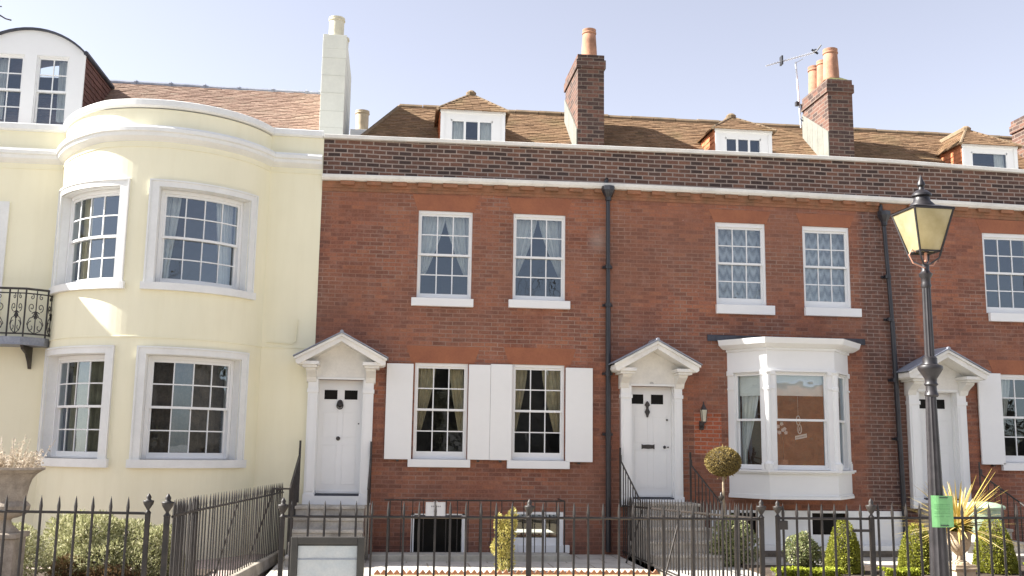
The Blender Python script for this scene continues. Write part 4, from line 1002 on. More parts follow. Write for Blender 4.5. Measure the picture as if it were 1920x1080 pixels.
# door number
def text(s, x, y, z, size, mat, parent, name='lettering', ext=.002):
    c = bpy.data.curves.new(name, 'FONT'); c.body = s; c.size = size; c.extrude = ext; c.align_x = 'CENTER'; c.materials.append(MATS[mat])
    o = bpy.data.objects.new(name, c); COL.objects.link(o); off = Vector((0, 0, 0)); q = parent
    while q: off += q.location; q = q.parent
    bpy.context.view_layer.update(); me = bpy.data.meshes.new_from_object(o); bpy.data.objects.remove(o)
    o = bpy.data.objects.new(name, me); COL.objects.link(o)
    o.parent = parent; o.location = Vector((x, y, z))-off; o.rotation_euler = (pi/2, 0, 0); return o
text('395', 4.30, -.104, 2.775, .045, 'sign_ink', H3, 'door_number')

# ------------------------------------------------------------------ railings
def bar_mesh(h, spear=.19, w_=.0125):
    mb = MB(); z1 = h-spear
    if spear < .1: return mb.tube([(0, 0, 0), (0, 0, h)], w_, 6)
    mb.tube([(0, 0, 0), (0, 0, z1), (0, 0, z1+.02), (0, 0, z1+.09), (0, 0, h-.03), (0, 0, h)], [w_, w_, w_*.95, w_*1.35, w_*.6, .001], 6)
    return mb
def finial(mb, x, y, z, s=1.):
    mb.lathe([(a*s, b*s) for a, b in [(.0, 0), (.030, 0), (.034, .012), (.018, .03), (.014, .045), (.022, .055), (.05, .10), (.056, .125), (.056, .135), (.03, .14), (.022, .15), (.028, .17), (.016, .19), (.007, .205), (0, .21)]], (x, y, z), 14)
BAR0 = {}
def railing(label, pts, zr, spacing, group, base=-.0, tip=.155, posts=(), fins=(), braces=(), name='iron_railing', spear=.19, mat='rail_iron', skip=(), plinth=None, w_=.0125, rail_r=.013, low=None, cat='railing', hbar=None):
    (xa, ya), (xb, yb) = pts; L_ = math.hypot(xb-xa, yb-ya)
    t = thing(name, (xa, ya, 0), label, cat, group)
    za, zb_ = zr if isinstance(zr, tuple) else (zr, zr)
    r = MB(); r.tube([(xa, ya, za), (xb, yb, zb_)], rail_r, 6)
    if low is not None: r.tube([(xa, ya, low), (xb, yb, low)], rail_r, 6)
    r.build('rail', mat, t)
    n = int(L_/spacing); proto = None
    for i in range(n+1):
        d = spacing*(i+.5)
        if d > L_-.02: break
        f = d/L_; x, y, z = xa+(xb-xa)*f, ya+(yb-ya)*f, za+(zb_-za)*f
        if proto is None:
            key = (round(za+tip, 3), spear, w_, mat)
            proto = bar_mesh(za+tip-base, spear, w_).build('bar', mat, None, recalc=False)
            smooth_by_angle(proto, 40); o = proto
        else: o = proto.copy(); COL.objects.link(o)
        o.parent = t; o.location = (x-xa, y-ya, z-za+base); o.rotation_euler = (rnd.uniform(-.004, .004), rnd.uniform(-.006, .006), .5)
    for (x, y, zt, s) in posts:
        p_ = MB(); p_.box(x-.022*s, x+.022*s, y-.022*s, y+.022*s, -.1, zt); p_ = p_.build('post', mat, t, bevel=.003)
        f = MB(); finial(f, x, y, zt, s*.92); f.build('finial', mat, p_, smooth=True)
    for (x, y, z0, x2, y2, z2) in braces: MB().tube([(x, y, z0), (x2, y2, z2)], .012, 6).build('brace', mat, t)
    if plinth: MB().hexa([(min(xa, xb)-.09, min(ya, yb)-.09, -.1), (max(xa, xb)+.09, min(ya, yb)-.09, -.1), (max(xa, xb)+.09, max(ya, yb)+.09, -.1), (min(xa, xb)-.09, max(ya, yb)+.09, -.1), (min(xa, xb)-.09, min(ya, yb)-.09, plinth), (max(xa, xb)+.09, min(ya, yb)-.09, plinth), (max(xa, xb)+.09, max(ya, yb)+.09, plinth), (min(xa, xb)-.09, max(ya, yb)+.09, plinth)]).build('plinth', 'kerb_stone', t, bevel=.01)
    return t
YF = -6.3; G1 = 'iron railings along the pavement'; G2 = 'iron railings between the gardens'
railing('black spiked railing in front of the lavender bushes and large stone urn', [(-5.86, YF), (-2.30, YF)], (1.062, 1.034), .1575, G1, posts=((-2.28, YF, 1.03, 1),), plinth=.12)
railing('long black spiked railing in front of the shuttered house, behind the notice board', [(-1.0, YF), (3.79, YF)], 1.012, .1545, G1, posts=((-1.01, YF, 1.0, 1.0), (1.412, YF, 1.005, 1), (3.82, YF, 1.02, 1)), plinth=.12)
railing('black spiked iron garden gate below the bay window, with lock box and hinge straps', [(3.99, YF), (4.98, YF)], 1.022, .138, 'iron garden gates', posts=((3.99, YF-.01, 1.03, .9),), base=.06, name='garden_gate', low=.12, cat='gate')
gt = bpy.data.objects['garden_gate']
MB().box(3.99, 4.09, YF-.035, YF+.02, .91, 1.0).build('lock_box', 'rail_iron', gt, bevel=.004)
MB().box(4.80, 5.02, YF-.03, YF+.01, .89, .915).build('hinge_strap', 'rail_iron', gt)
railing('black spiked railing at the street lamp, in front of the yellow spiky plant', [(5.01, YF), (8.2, YF)], (1.03, 1.05), .1545, G1, posts=((5.01, YF, 1.03, 1.05),), plinth=.12)
railing('black spiked railing running back from the pavement beside the cream house garden', [(-1.63, -.15), (-2.06, -6.2)], (.955, 1.01), .135, G2, braces=((-1.70, -1.1, .95, -1.98, -1.1, .05), (-1.86, -3.4, .95, -2.1, -3.4, .05)), plinth=None, w_=.0095)
SP = MB()
SP.hexa([(-2.16, -6.2, -.05), (-1.98, -6.2, -.05), (-1.54, -.15, -.05), (-1.72, -.15, -.05), (-2.14, -6.2, .14), (-2.0, -6.2, .14), (-1.56, -.15, .09), (-1.70, -.15, .09)])
SP.build('plinth', 'kerb_stone', [o for o in bpy.data.objects if o.get('group') == G2][-1], bevel=.012)
railing('black spiked railing running back beside the steps of the bay house', [(3.79, -.15), (3.82, -6.2)], (.785, 1.01), .135, G2, braces=((3.80, -1.4, .8, 3.55, -1.4, .02), (3.81, -3.4, .88, 3.58, -3.4, .02)), low=.07, w_=.0095)
railing('open black iron gate folded back behind the post left of the path', [(-2.06, -6.25), (-2.02, -5.1)], (1.0, 1.0), .13, 'iron garden gates', posts=((-2.10, YF, 1.0, 1.15),), base=.06, name='garden_gate', low=.12, cat='gate')
# low rail round the basement area, with its return
t = railing('low iron railing on the grey kerb in front of the basement windows', [(-.05, -.69), (2.74, -.69)], .88, .172, None, base=.1, tip=-.01, spear=.02, w_=.008, rail_r=.011)
r = MB(); r.tube([(2.74, -.69, .88), (2.74, -.05, .88)], .011, 6); r.tube([(2.74, -.69, .1), (2.74, -.69, .88)], .012, 6); r.build('return_rail', 'rail_iron', t)
# stair handrails
def handrail(label, x, zt, zs, ys, dx=0, ext=None, newel=False):
    t = thing('stair_rail', (x, -.2, 0), label, 'handrail', 'stair handrails')
    y0, y1 = -.16, ys
    r = MB(); P = [(x, y0, zt-.02), (x, y0, zt+.0), (x, y0-.05, zt-.06), (x, y0-.06, zt-.16), (x+dx, y1, zs)]
    if ext: P.append(ext)
    r.tube([(x, y0, zt-.9), (x, y0, zt+.06)], .017, 6); r.tube(P[2:], .014, 6); r.build('rail', 'iron', t)
    n = 8
    for i in range(1, n+1):
        f = i/n; yy = y0-.06+(y1-y0+.06)*f; zz = (zt-.16)+(zs-zt+.16)*f
        MB().tube([(x+dx*f, yy, max(0, zz-.92)), (x+dx*f, yy, zz)], .009, 6).build('baluster', 'iron', t)
    if newel: f = MB(); f.tube([(x+dx, y1, 0), (x+dx, y1, zs)], .018, 6); finial(f, x+dx, y1, zs+.0, .8); f.build('newel', 'iron', t)
    return t
handrail('thin black stair rail against the cream wall at the left of the pedimented door', -1.40, 1.70, 1.07, -1.55, 0, (-1.64, -1.55, 1.07))
handrail('black stair rail at the right of the first door, beside the leftmost shutter', -.29, 1.70, 1.07, -1.55)
handrail('black stair rail left of the door with the letterbox', 3.75, 1.66, .93, -1.5)
handrail('black stair rail with small knobbed newel right of the letterbox door', 4.93, 1.60, .91, -1.55, .05, None, True)
handrail('black stair rail right of the door behind the street lamp', 10.0, 1.50, .80, -1.5, .05, None, True)

# ------------------------------------------------------------------ street lamp
LX, LY = 5.35, -7.0
LP = thing('street_lamp', (LX, LY, 0), 'old fluted black street lamp with amber glass lantern and a green notice on its post', 'street lamp')
flute = lambda a, z: 1-.09*abs(sin(a*6))
c = MB(); c.lathe([(.10, 0), (.088, .6), (.066, 1.5), (.055, 2.1), (.050, 2.32)], (LX-.01, LY, 0), 48, flute)
c.lathe([(.048, 2.62), (.042, 3.40)], (LX, LY, 0), 48, flute); smooth_by_angle(c.build('column', 'lamp_iron', LP), 50)
k = MB(); k.lathe([(.0, 2.26), (.056, 2.26), (.068, 2.28), (.058, 2.305), (.053, 2.33), (.052, 2.37), (.068, 2.385), (.056, 2.405), (.058, 2.44), (.082, 2.48), (.115, 2.53), (.122, 2.55), (.115, 2.57), (.076, 2.585), (.070, 2.60), (.070, 2.65), (.05, 2.665), (0, 2.665)], (LX, LY, 0), 24)
smooth_by_angle(k.build('collar', 'lamp_iron', LP), 45)
k = MB(); k.lathe([(.0, 3.36), (.043, 3.36), (.052, 3.38), (.044, 3.41), (.045, 3.46), (.062, 3.48), (.068, 3.505), (.05, 3.52), (.038, 3.54), (.042, 3.60), (.02, 3.61), (0, 3.61)], (LX, LY, 0), 24)
smooth_by_angle(k.build('collar', 'lamp_iron', LP), 45)
ang = R(2); ca, sa = cos(ang), sin(ang)
def lq(a, b, z): return (LX+a*ca-b*sa, LY+a*sa+b*ca, z)
zt2, zb4, ht, hb = 4.15, 3.73, .215, .104
fr = MB()
for sx, sy in ((-1, -1), (1, -1), (1, 1), (-1, 1)): fr.tube([lq(sx*hb, sy*hb, zb4-.05), lq(sx*ht, sy*ht, zt2+.01)], .012, 6)
for h_, z, r_ in ((ht, zt2, .013), (hb, zb4, .011)):
    P = [lq(-h_, -h_, z), lq(h_, -h_, z), lq(h_, h_, z), lq(-h_, h_, z)]
    for i in range(4): fr.tube([P[i], P[(i+1) % 4]], r_, 6)
fr.tube([lq(-hb, 0, zb4), lq(hb, 0, zb4)], .01, 5); fr.tube([lq(0, -hb, zb4), lq(0, hb, zb4)], .01, 5)
for sx, sy in ((-1, -1), (1, -1), (1, 1), (-1, 1)):
    fr.tube([lq(sx*.03, sy*.03, 3.60), lq(sx*.10, sy*.10, 3.66), lq(sx*hb, sy*hb, zb4-.04)], .009, 6)
fr.build('lantern_frame', 'lamp_iron', LP)
for i, (p0, p1) in enumerate((((-1, -1), (1, -1)), ((1, -1), (1, 1)), ((1, 1), (-1, 1)), ((-1, 1), (-1, -1)))):
    g = MB(); g.quad(lq(p0[0]*hb, p0[1]*hb, zb4), lq(p1[0]*hb, p1[1]*hb, zb4), lq(p1[0]*ht, p1[1]*ht, zt2), lq(p0[0]*ht, p0[1]*ht, zt2)); g.build('lantern_pane', 'lamp_glass', LP, recalc=False)
rf = MB(); b_ = len(rf.v)
rf.hexa([lq(-ht-.015, -ht-.015, zt2+.012), lq(ht+.015, -ht-.015, zt2+.012), lq(ht+.015, ht+.015, zt2+.012), lq(-ht-.015, ht+.015, zt2+.012), lq(-.10, -.10, 4.21), lq(.10, -.10, 4.21), lq(.10, .10, 4.21), lq(-.10, .10, 4.21)])
rf.lathe([(0, 4.205), (.125, 4.205), (.12, 4.225), (.085, 4.26), (.078, 4.30), (.10, 4.315), (.098, 4.335), (.06, 4.37), (.03, 4.385), (.025, 4.41), (.04, 4.43), (.038, 4.455), (.02, 4.49), (.008, 4.53), (0, 4.545)], (LX, LY, 0), 20)
smooth_by_angle(rf.build('lantern_cap', 'lamp_iron', LP), 40)
ld = MB()
ld.tube([(LX-.02, LY-.03, 3.56), (LX-.16, LY-.06, 3.60), (LX-.205, LY-.07, 3.68), (LX-.17, LY-.06, 3.74), (LX-.12, LY-.05, 3.72)], .007, 6)
ld.tube([(LX+.02, LY+.02, 3.60), (LX+.10, LY+.02, 3.60), (LX+.14, LY+.02, 3.66)], .007, 6); ld.build('ladder_hook', 'copper', LP)
MB().tube([(LX+.0, LY-.02, 3.63), (LX+.0, LY-.02, 3.72)], .014, 8).build('lamp_holder', 'copper', LP)
nt_ = MB(); a0 = -.11
N_ = 10
for i in range(N_):
    u0, u1 = -.108+.225*i/N_, -.108+.225*(i+1)/N_
    yy = lambda u: LY-.093-.010*cos(max(-.1, min(.1, u))*12)+max(0, abs(u)-.05)*.25
    for z0, z1 in ((1.0, 1.30),):
        nt_.quad((LX+u0, yy(u0), z0+.006*u0), (LX+u1, yy(u1), z0+.006*u1), (LX+u1, yy(u1), z1-.02*u1), (LX+u0, yy(u0), z1-.02*u0))
        nt_.quad((LX+u0, yy(u0)+.002, z0+.006*u0), (LX+u0, yy(u0)+.002, z1-.02*u0), (LX+u1, yy(u1)+.002, z1-.02*u1), (LX+u1, yy(u1)+.002, z0+.006*u1))
NO = thing('green_notice', (LX, LY-.1, 1.0), 'green paper notice strapped round the lamp post', 'notice')
nt_.build('sheet', 'notice_green', NO, recalc=False)
ti = MB()
for j, z in enumerate((1.215, 1.20, 1.18, 1.165, 1.145, 1.13, 1.10)):
    for i in range(9):
        u0, u1 = -.085+.165*i/9, -.085+.165*(i+1)/9-.002
        if rnd.random() < .92: ti.quad(*[(LX+u, LY-.1045-.010*cos(max(-.1, min(.1, u))*12)+.0115-.0015+max(0, abs(u)-.05)*.25, zz) for u, zz in ((u0, z), (u1, z), (u1, z+.0035), (u0, z+.0035))])
ti.build('lettering', 'notice_ink', NO, recalc=False)
st2 = MB()
for z in (1.012, 1.278): st2.box(LX-.035, LX+.05, LY-.1125, LY-.1055, z, z+.008)
st2.build('strap', 'plastic_black', NO)
# ------------------------------------------------------------------ notice board
NB = thing('notice_board', (-.53, -6.95, 0), 'dark framed notice board with faded grey paper standing before the railing gap', 'notice board')
mb = MB(); y = -6.95; mb.box(-.862, -.80, y, y+.05, .06, .875); mb.box(-.262, -.198, y, y+.05, .06, .875); mb.box(-.80, -.262, y, y+.05, .81, .875); mb.box(-.80, -.262, y, y+.05, .20, .26)
mb.box(-.82, -.24, y+.035, y+.049, .25, .82); mb.build('frame', 'board_frame', NB, bevel=.006)
for x in (-.84, -.22): MB().tube([(x, y+.10, -.0), (x, y+.055, .8)], .018, 6).build('leg', 'board_frame', NB)
pp = MB(); n_ = 14
for i in range(n_):
    x0_, x1_ = -.797+.532*i/n_, -.797+.532*(i+1)/n_; f0, f1 = y+.028+.004*sin(x0_*19), y+.028+.004*sin(x1_*19)
    pp.quad((x0_, f0, .262), (x1_, f1, .262), (x1_, f1, .795), (x0_, f0, .795))
pp.build('paper', 'paper', NB, recalc=False); MB().box(-.80, -.265, y+.018, y+.021, .672, .682).build('printed_line', 'paper_line', NB)
# ------------------------------------------------------------------ aerial
AE = thing('tv_aerial', (7.82, 1.6, 8.2), 'silver rooftop aerial on a leaning mast by the chimney above the bay house', 'aerial')
mb = MB(); mb.tube([(7.86, 1.8, 8.0), (7.79, 1.8, 9.36)], .018, 6); mb.build('mast', 'aluminium', AE)
mb = MB(); A_, B_ = Vector((7.15, 1.75, 9.22)), Vector((8.25, 1.85, 9.62)); mb.tube([A_, B_], .011, 5)
for i in range(18): p_ = A_+(B_-A_)*(i+.5)/18; h = .03+.03*(i/18); mb.tube([p_+Vector((0, -h*2, 0)), p_+Vector((0, h*2, 0))], .004, 4); mb.tube([p_+Vector((0, 0, -h*.4)), p_+Vector((0, 0, h*.4))], .004, 4)
mb.tube([(7.79, 1.8, 9.34), (7.95, 1.82, 9.44)], .008, 5); mb.build('boom', 'aluminium', AE)
mb = MB(); mb.box(7.47, 7.50, 1.72, 1.84, 9.27, 9.45)
for s in (-1, 1): mb.tube([(8.20, 1.84, 9.60), (8.24, 1.84+s*.06, 9.66+s*.03), (8.30, 1.84+s*.12, 9.72)], .014, 5)
mb.tube([(8.15, 1.84, 9.66), (8.28, 1.84, 9.58)], .022, 5); mb.tube([(7.2, 1.76, 9.24), (7.42, 1.78, 9.33)], .009, 4); mb.build('reflector', 'plastic_black', AE)
mb = MB(); mb.tube([(7.9, 1.76, 8.35), (7.82, 1.70, 8.45), (7.9, 1.72, 8.22), (7.80, 1.7, 8.15), (7.95, 1.72, 8.05)], .012, 5); mb.box(7.76, 7.82, 1.76, 1.84, 8.45, 8.53); mb.build('clamp', 'plastic_black', AE)
# ------------------------------------------------------------------ garden
def urn_mb(x, y, z0, s, prof, n=40, mod=None):
    mb = MB(); mb.lathe([(a*s, z0+b*s) for a, b in prof], (x, y, 0), n, mod); return mb
gad = lambda a, z: 1+.03*abs(sin(a*10))
UB = thing('stone_urn', (-4.2, -4.5, 0), 'large weathered stone urn on a pedestal behind the railing beside the lavender', 'urn', 'garden urns')
x, y = -4.22, -4.5
smooth_by_angle(urn_mb(x, y, .0, 1, [(0, .70), (.16, .70), (.16, .72), (.09, .78), (.075, .83), (.09, .85), (.14, .86), (.215, .89), (.25, .94), (.258, .99), (.23, 1.02), (.2, 1.05)]).build('base', 'urn_stone', UB), 50)
smooth_by_angle(urn_mb(x, y, .0, 1, [(.205, 1.03), (.21, 1.10), (.225, 1.20), (.25, 1.28), (.295, 1.34), (.35, 1.375), (.37, 1.385), (.37, 1.41), (.33, 1.41), (.29, 1.33)], 80, gad).build('bowl', 'urn_stone', UB), 50)
MB().box(x-.19, x+.19, y-.19, y+.19, 0, .64).box(x-.22, x+.22, y-.22, y+.22, .64, .70).box(x-.23, x+.23, y-.23, y+.23, 0, .12).build('pedestal', 'urn_stone', UB, bevel=.012)
MB().lathe([(0, 1.34), (.31, 1.34), (0, 1.35)], (x, y, 0), 24).build('soil', 'soil', UB)
def dry(mb):
    for _ in range(280):
        a = rnd.uniform(0, 2*pi); r_ = rnd.random()**.6*.30; t = rnd.uniform(.1, .9)
        if t == .5: t = .52
        p0 = Vector((x+r_*cos(a), y+r_*sin(a), 1.34)); ln = rnd.uniform(.08, .28)+(.16 if rnd.random() < .12 else 0)
        dr = Vector((cos(a)*r_*1.6+rnd.uniform(-.2, .2), sin(a)*r_*1.6+rnd.uniform(-.2, .2), 1)).normalized(); p1 = p0+dr*ln
        sd_ = dr.cross(Vector((rnd.gauss(0, 1), rnd.gauss(0, 1), 0))).normalized()*.0035
        mb.quad(p0-sd_, p0+sd_, p1+sd_, p1-sd_, t=t)
        for k in range(5):
            q = p0+(p1-p0)*rnd.uniform(.5, 1.0); e = Vector((rnd.gauss(0, 1), rnd.gauss(0, 1), rnd.gauss(0, 1))).normalized()*.022; f_ = Vector((rnd.gauss(0, 1), rnd.gauss(0, 1), rnd.gauss(0, 1))).normalized()*.010
            mb.quad(q, q+e+f_, q+e*1.3, q+e-f_, t=t)
mb = MB(); dry(mb); tag(mb.build('dried_plant', 'dry_sprig', None, recalc=False), 'dry pinkish heather-like plant filling the large stone urn', 'plant')
# lavender bushes
def bush(name, label, cat, blobs, n, size, mat, group=None, up_=.8, aspect=.3, core='evergreen_leaf', stems=None):
    mb = MB()
    sm = [blob_sampler(c, r_, 11+i, .45, .0) for i, (c, r_) in enumerate(blobs)]; ws = [r_[0]*r_[2] for c, r_ in blobs]
    for s_, w_ in zip(sm, ws): scatter(mb, int(n*w_/sum(ws)), s_, size, up_, aspect)
    t = thing(name, (blobs[0][0][0], blobs[0][0][1], 0), label, cat, group)
    mb.build('leaves', mat, t, recalc=False)
    st = MB()
    for c, r_ in blobs:
        for _ in range(stems or 10):
            a = rnd.uniform(0, 2*pi); e = Vector((c[0]+r_[0]*.7*cos(a)*rnd.random(), c[1]+r_[1]*.7*sin(a)*rnd.random(), c[2]+r_[2]*.5)); st.tube([(c[0], c[1], -.02), (c[0]*.5+e.x*.5, c[1]*.5+e.y*.5, e.z*.5), e], [.012, .009, .004], 5)
    st.build('stems', 'bark', t); return t
bush('lavender_bush', 'broad grey-green lavender bush filling the bed between the urn and the corner post', 'bush', [((-3.60, -3.2, .56), (.34, .4, .28)), ((-3.20, -3.1, .50), (.30, .35, .27)), ((-2.86, -3.3, .42), (.26, .3, .26)), ((-3.98, -2.9, .50), (.28, .35, .30)), ((-3.42, -3.5, .32), (.34, .3, .26)), ((-2.98, -3.5, .22), (.30, .3, .22)), ((-3.85, -3.4, .22), (.25, .3, .2)), ((-2.66, -3.2, .22), (.2, .3, .24))], 26000, .055, 'lavender_leaf', 'lavender bushes')
bush('withered_shrub', 'brown withered growth under the broad lavender bush', 'shrub', [((-3.72, -3.62, .16), (.22, .15, .2)), ((-3.2, -3.75, .12), (.3, .15, .15))], 3000, .05, 'brown_leaf')
bush('lavender_bush', 'smaller green lavender bush at the left edge in front of the urn pedestal', 'bush', [((-4.35, -3.9, .40), (.42, .4, .36)), ((-4.7, -3.6, .36), (.4, .4, .36))], 9000, .05, 'lavender_leaf', 'lavender bushes')
# golden conifer behind the railing
bush('golden_conifer', 'slim golden yellow conifer beside the small basement window', 'conifer', [((1.64, -2.2, .12), (.12, .12, .2)), ((1.60, -2.2, .32), (.15, .14, .16)), ((1.64, -2.2, .50), (.13, .14, .14)), ((1.70, -2.2, .64), (.11, .10, .13)), ((1.74, -2.2, .76), (.06, .06, .09)), ((1.54, -2.2, .66), (.06, .06, .12))], 4600, .032, 'golden_leaf', up_=1.2, aspect=.5)
# round topiary
TB = thing('topiary_ball', (5.13, -1.2, 0), 'clipped round topiary ball on a pale stem by the bay window', 'topiary')
mb = MB()
def ballS():
    d = Vector((rnd.gauss(0, 1), rnd.gauss(0, 1), rnd.gauss(0, 1))).normalized(); k = 1-.10*rnd.random()**2
    return Vector((5.135+d.x*.268*k, -1.2+d.y*.268*k, 1.525+d.z*.215*k)), d
scatter(mb, 9000, ballS, .024, 0, .6); scatter(mb, 90, ballS, .06, .1, .3); mb.build('crown', 'ball_leaf', TB, recalc=False)
MB().lathe([(0, -.18), (.15, -.15), (.225, -.05), (.24, .02), (.2, .12), (.1, .18), (0, .19)], (5.135, -1.2, 1.525), 20).build('inner_crown', 'bark', TB, smooth=True)
MB().tube([(5.13, -1.2, 0), (5.13, -1.2, .7), (5.135, -1.2, 1.36)], [.024, .02, .017], 8).build('stem', 'pale_bark', TB)
bush('variegated_shrub', 'loose variegated shrub below the topiary ball, beside the steps', 'shrub', [((5.12, -1.6, .45), (.27, .25, .30)), ((5.30, -1.5, .30), (.25, .22, .30)), ((5.02, -1.6, .22), (.22, .2, .25))], 5200, .045, 'variegated_leaf', up_=.3, aspect=.6)
bush('variegated_shrub', 'small pale variegated shrub left of the first clipped cone, below the bay', 'shrub', [((6.05, -1.9, .26), (.22, .2, .24)), ((6.22, -1.9, .2), (.15, .15, .2)), ((6.10, -1.9, .42), (.10, .1, .1))], 3600, .04, 'variegated_leaf', up_=.3, aspect=.6)
# clipped cones
def cone(x, y, h, r_, label):
    t = thing('topiary_cone', (x, y, 0), label, 'topiary', 'clipped cone topiaries'); mb = MB(); lf = lumpy((0, 0, 0), 1, int(x*10))
    def cs():
        v = 1-math.sqrt(rnd.random()); v = min(v, .98); a = rnd.uniform(0, 2*pi); rad = r_*math.sqrt(max(0, 1-v**1.35))*(.92+.16*lf(Vector((cos(a), sin(a), v*2-1)).normalized()))*(1-.14*rnd.random()**2)
        return Vector((x+rad*cos(a), y+rad*sin(a), .04+v*h)), Vector((cos(a), sin(a), .4)).normalized()
    scatter(mb, 9000, cs, .03, .3, .65); scatter(mb, 110, cs, .07, .5, .25); mb.build('foliage', 'box_leaf', t, recalc=False)
    MB().lathe([(r_*.82, .03)]+[(r_*.82*math.sqrt(1-v**1.35), h*v*.95) for v in (.2, .4, .6, .8, .92, .995)], (x, y, 0), 16).build('inner_growth', 'bark', t, smooth=True); return t
cone(6.40, -2.6, .73, .235, 'clipped box cone below the bay window'); cone(7.50, -2.6, .68, .25, 'clipped box cone partly hidden by the lamp post'); cone(8.66, -2.6, .77, .27, 'clipped box cone at the right, behind the planted urn')
def hedge(x0, x1, y0, y1, h, label):
    t = thing('box_hedge', ((x0+x1)/2, y0, 0), label, 'hedge', 'low box hedges'); mb = MB(); ph = rnd.random()*9
    def hs():
        k = rnd.random(); hh = h*(1+.10*sin(ph+k*9)); x = x0+(x1-x0)*k
        if rnd.random() < .5: return Vector((x, y0+(y1-y0)*rnd.random(), hh-.02*rnd.random())), Vector((0, 0, 1))
        return Vector((x, y0+.02*rnd.random(), hh*rnd.random())), Vector((0, -1, .2))
    scatter(mb, int(3200*(x1-x0)), hs, .032, .5, .65); mb.build('leaves', 'hedge_leaf', t, recalc=False)
    MB().box(x0+.03, x1-.03, y0+.04, y1-.03, 0, h*.9).build('inner_growth', 'bark', t); return t
hedge(5.2, 6.15, -3.1, -2.85, .12, 'low bright green hedge left of the first clipped cone'); hedge(6.75, 7.25, -3.1, -2.85, .11, 'low bright green hedge between the first cone and the lamp post'); hedge(8.9, 9.6, -3.1, -2.85, .17, 'low bright green hedge at the right edge')
# planted urn with spiky yellow leaves
UY = thing('stone_urn', (7.55, -3.4, 0), 'small buff stone urn on a plinth behind the lamp post, planted with yellow spiky leaves', 'urn', 'garden urns')
x, y = 7.66, -3.4
smooth_by_angle(urn_mb(x, y, 0, 1, [(0, .24), (.12, .24), (.12, .26), (.05, .30), (.04, .35), (.06, .37), (.11, .42), (.145, .49), (.155, .55), (.15, .555), (.155, .56), (.16, .62), (.185, .65), (.185, .67), (.15, .67), (.12, .58)], 36).build('bowl', 'urn_buff', UY), 45)
MB().box(x-.14, x+.14, y-.14, y+.14, 0, .17).box(x-.17, x+.17, y-.17, y+.17, .17, .205).box(x-.15, x+.15, y-.15, y+.15, .205, .24).build('pedestal', 'urn_buff', UY, bevel=.008)
mb = MB()
for i in range(200):
    a = rnd.uniform(0, 2*pi); el = rnd.choice([rnd.uniform(-.15, .5), rnd.uniform(-.1, .9), rnd.uniform(.6, 1.45)]); ln = rnd.uniform(.55, 1.0)*(1 if el < 1 else .64); w_ = rnd.uniform(.012, .019); t = rnd.uniform(.1, .95)
    d = Vector((cos(a)*cos(el), sin(a)*cos(el)*.7, sin(el))).normalized(); sd_ = d.cross(Vector((0, 0, 1)))
    sd_ = sd_.normalized() if sd_.length > .01 else Vector((1, 0, 0)); b = Vector((x, y, .72)); pv = None
    for k in range(5):
        f = k/4; p_ = b+d*ln*f+Vector((0, 0, -.13*f*f*ln*(1 if el < .9 else .1))); ww = w_*(1-.9*f**2)*(0.6 if k == 0 else 1)
        c_ = (p_-sd_*ww, p_+sd_*ww)
        if pv: mb.quad(pv[0], pv[1], c_[1], c_[0], t=t if t != .5 else .51)
        pv = c_
sp = thing('spiky_plant', (x, y, .67), 'yellow spiky-leaved plant fanning out of the buff urn behind the lamp post', 'plant'); mb.build('leaves', 'spiky_leaf', sp, recalc=False)
mb = MB(); scatter(mb, 700, blob_sampler((x, y, .70), (.13, .13, .07), 5), .05, .3, .6); mb.build('undergrowth', 'box_leaf', sp, recalc=False)
# green bin
GB = thing('water_butt', (9.45, -1.1, 0), 'pale green plastic water butt with domed lid behind the right-hand cone', 'water butt')
smooth_by_angle(MB().lathe([(0, 0), (.27, 0), (.29, .05), (.31, .3), (.32, .32), (.31, .34), (.33, .6), (.34, .62), (.33, .64), (.35, .84), (0, .84)], (9.38, -1.1, 0), 36).build('barrel', 'bin_green', GB))
smooth_by_angle(MB().lathe([(0, .84), (.38, .84), (.39, .87), (.37, .89), (.25, .93), (.1, .95), (0, .955)], (9.38, -1.1, 0), 36).build('lid', 'bin_green', GB))
# terracotta scalloped edging
E_ = MB(); xx = -.15
while xx < 3.6:
    P = [(xx, -.02), (xx+.083, -.02), (xx+.083, .045), (xx+.052, .085), (xx+.042, .095), (xx+.032, .085), (xx, .045)]
    E_.prism(P, lambda a, b: (a, -2.80, b), lambda a, b: (a, -2.765, b)); xx += .085
tag(E_.build('garden_edging', 'terracotta', None), 'scalloped terracotta edging strip between the pale path and the gravel', 'edging')
# orchid and hanging ornament in the bay
OR = thing('orchid', (6.45, -.42, 1.40), 'white flowering orchid on the sill inside the bay window', 'flower'); mb = MB()
for px_, pz_ in ((6.30, 2.02), (6.34, 2.10), (6.40, 2.14), (6.45, 2.06), (6.47, 2.0), (6.36, 2.0), (6.42, 2.04)):
    for k in range(5):
        a = 2*pi*k/5+px_*9; c0 = Vector((px_, -.43, pz_)); d = Vector((cos(a), -.15, sin(a)))*.034; e = Vector((-sin(a), 0, cos(a)))*.017; mb.quad(c0, c0+d*.6+e, c0+d, c0+d*.6-e)
mb.build('blossom', 'flower_white', OR, recalc=False)
mb = MB()
for px_, pz_ in ((6.34, 2.09), (6.45, 2.05)): mb.tube([(6.42, -.42, 1.5), (6.43, -.42, 1.8), (px_, -.425, pz_)], .006, 5)
mb.build('stem', 'bark', OR); MB().lathe([(0, 1.40), (.07, 1.40), (.09, 1.56), (.08, 1.56), (0, 1.54)], (6.42, -.42, 0), 16).build('pot', 'terracotta', OR)
OM = thing('hanging_ornament', (6.66, -.50, 2.1), 'pale hanging ornament of two joined ovals inside the bay window', 'ornament'); mb = MB()
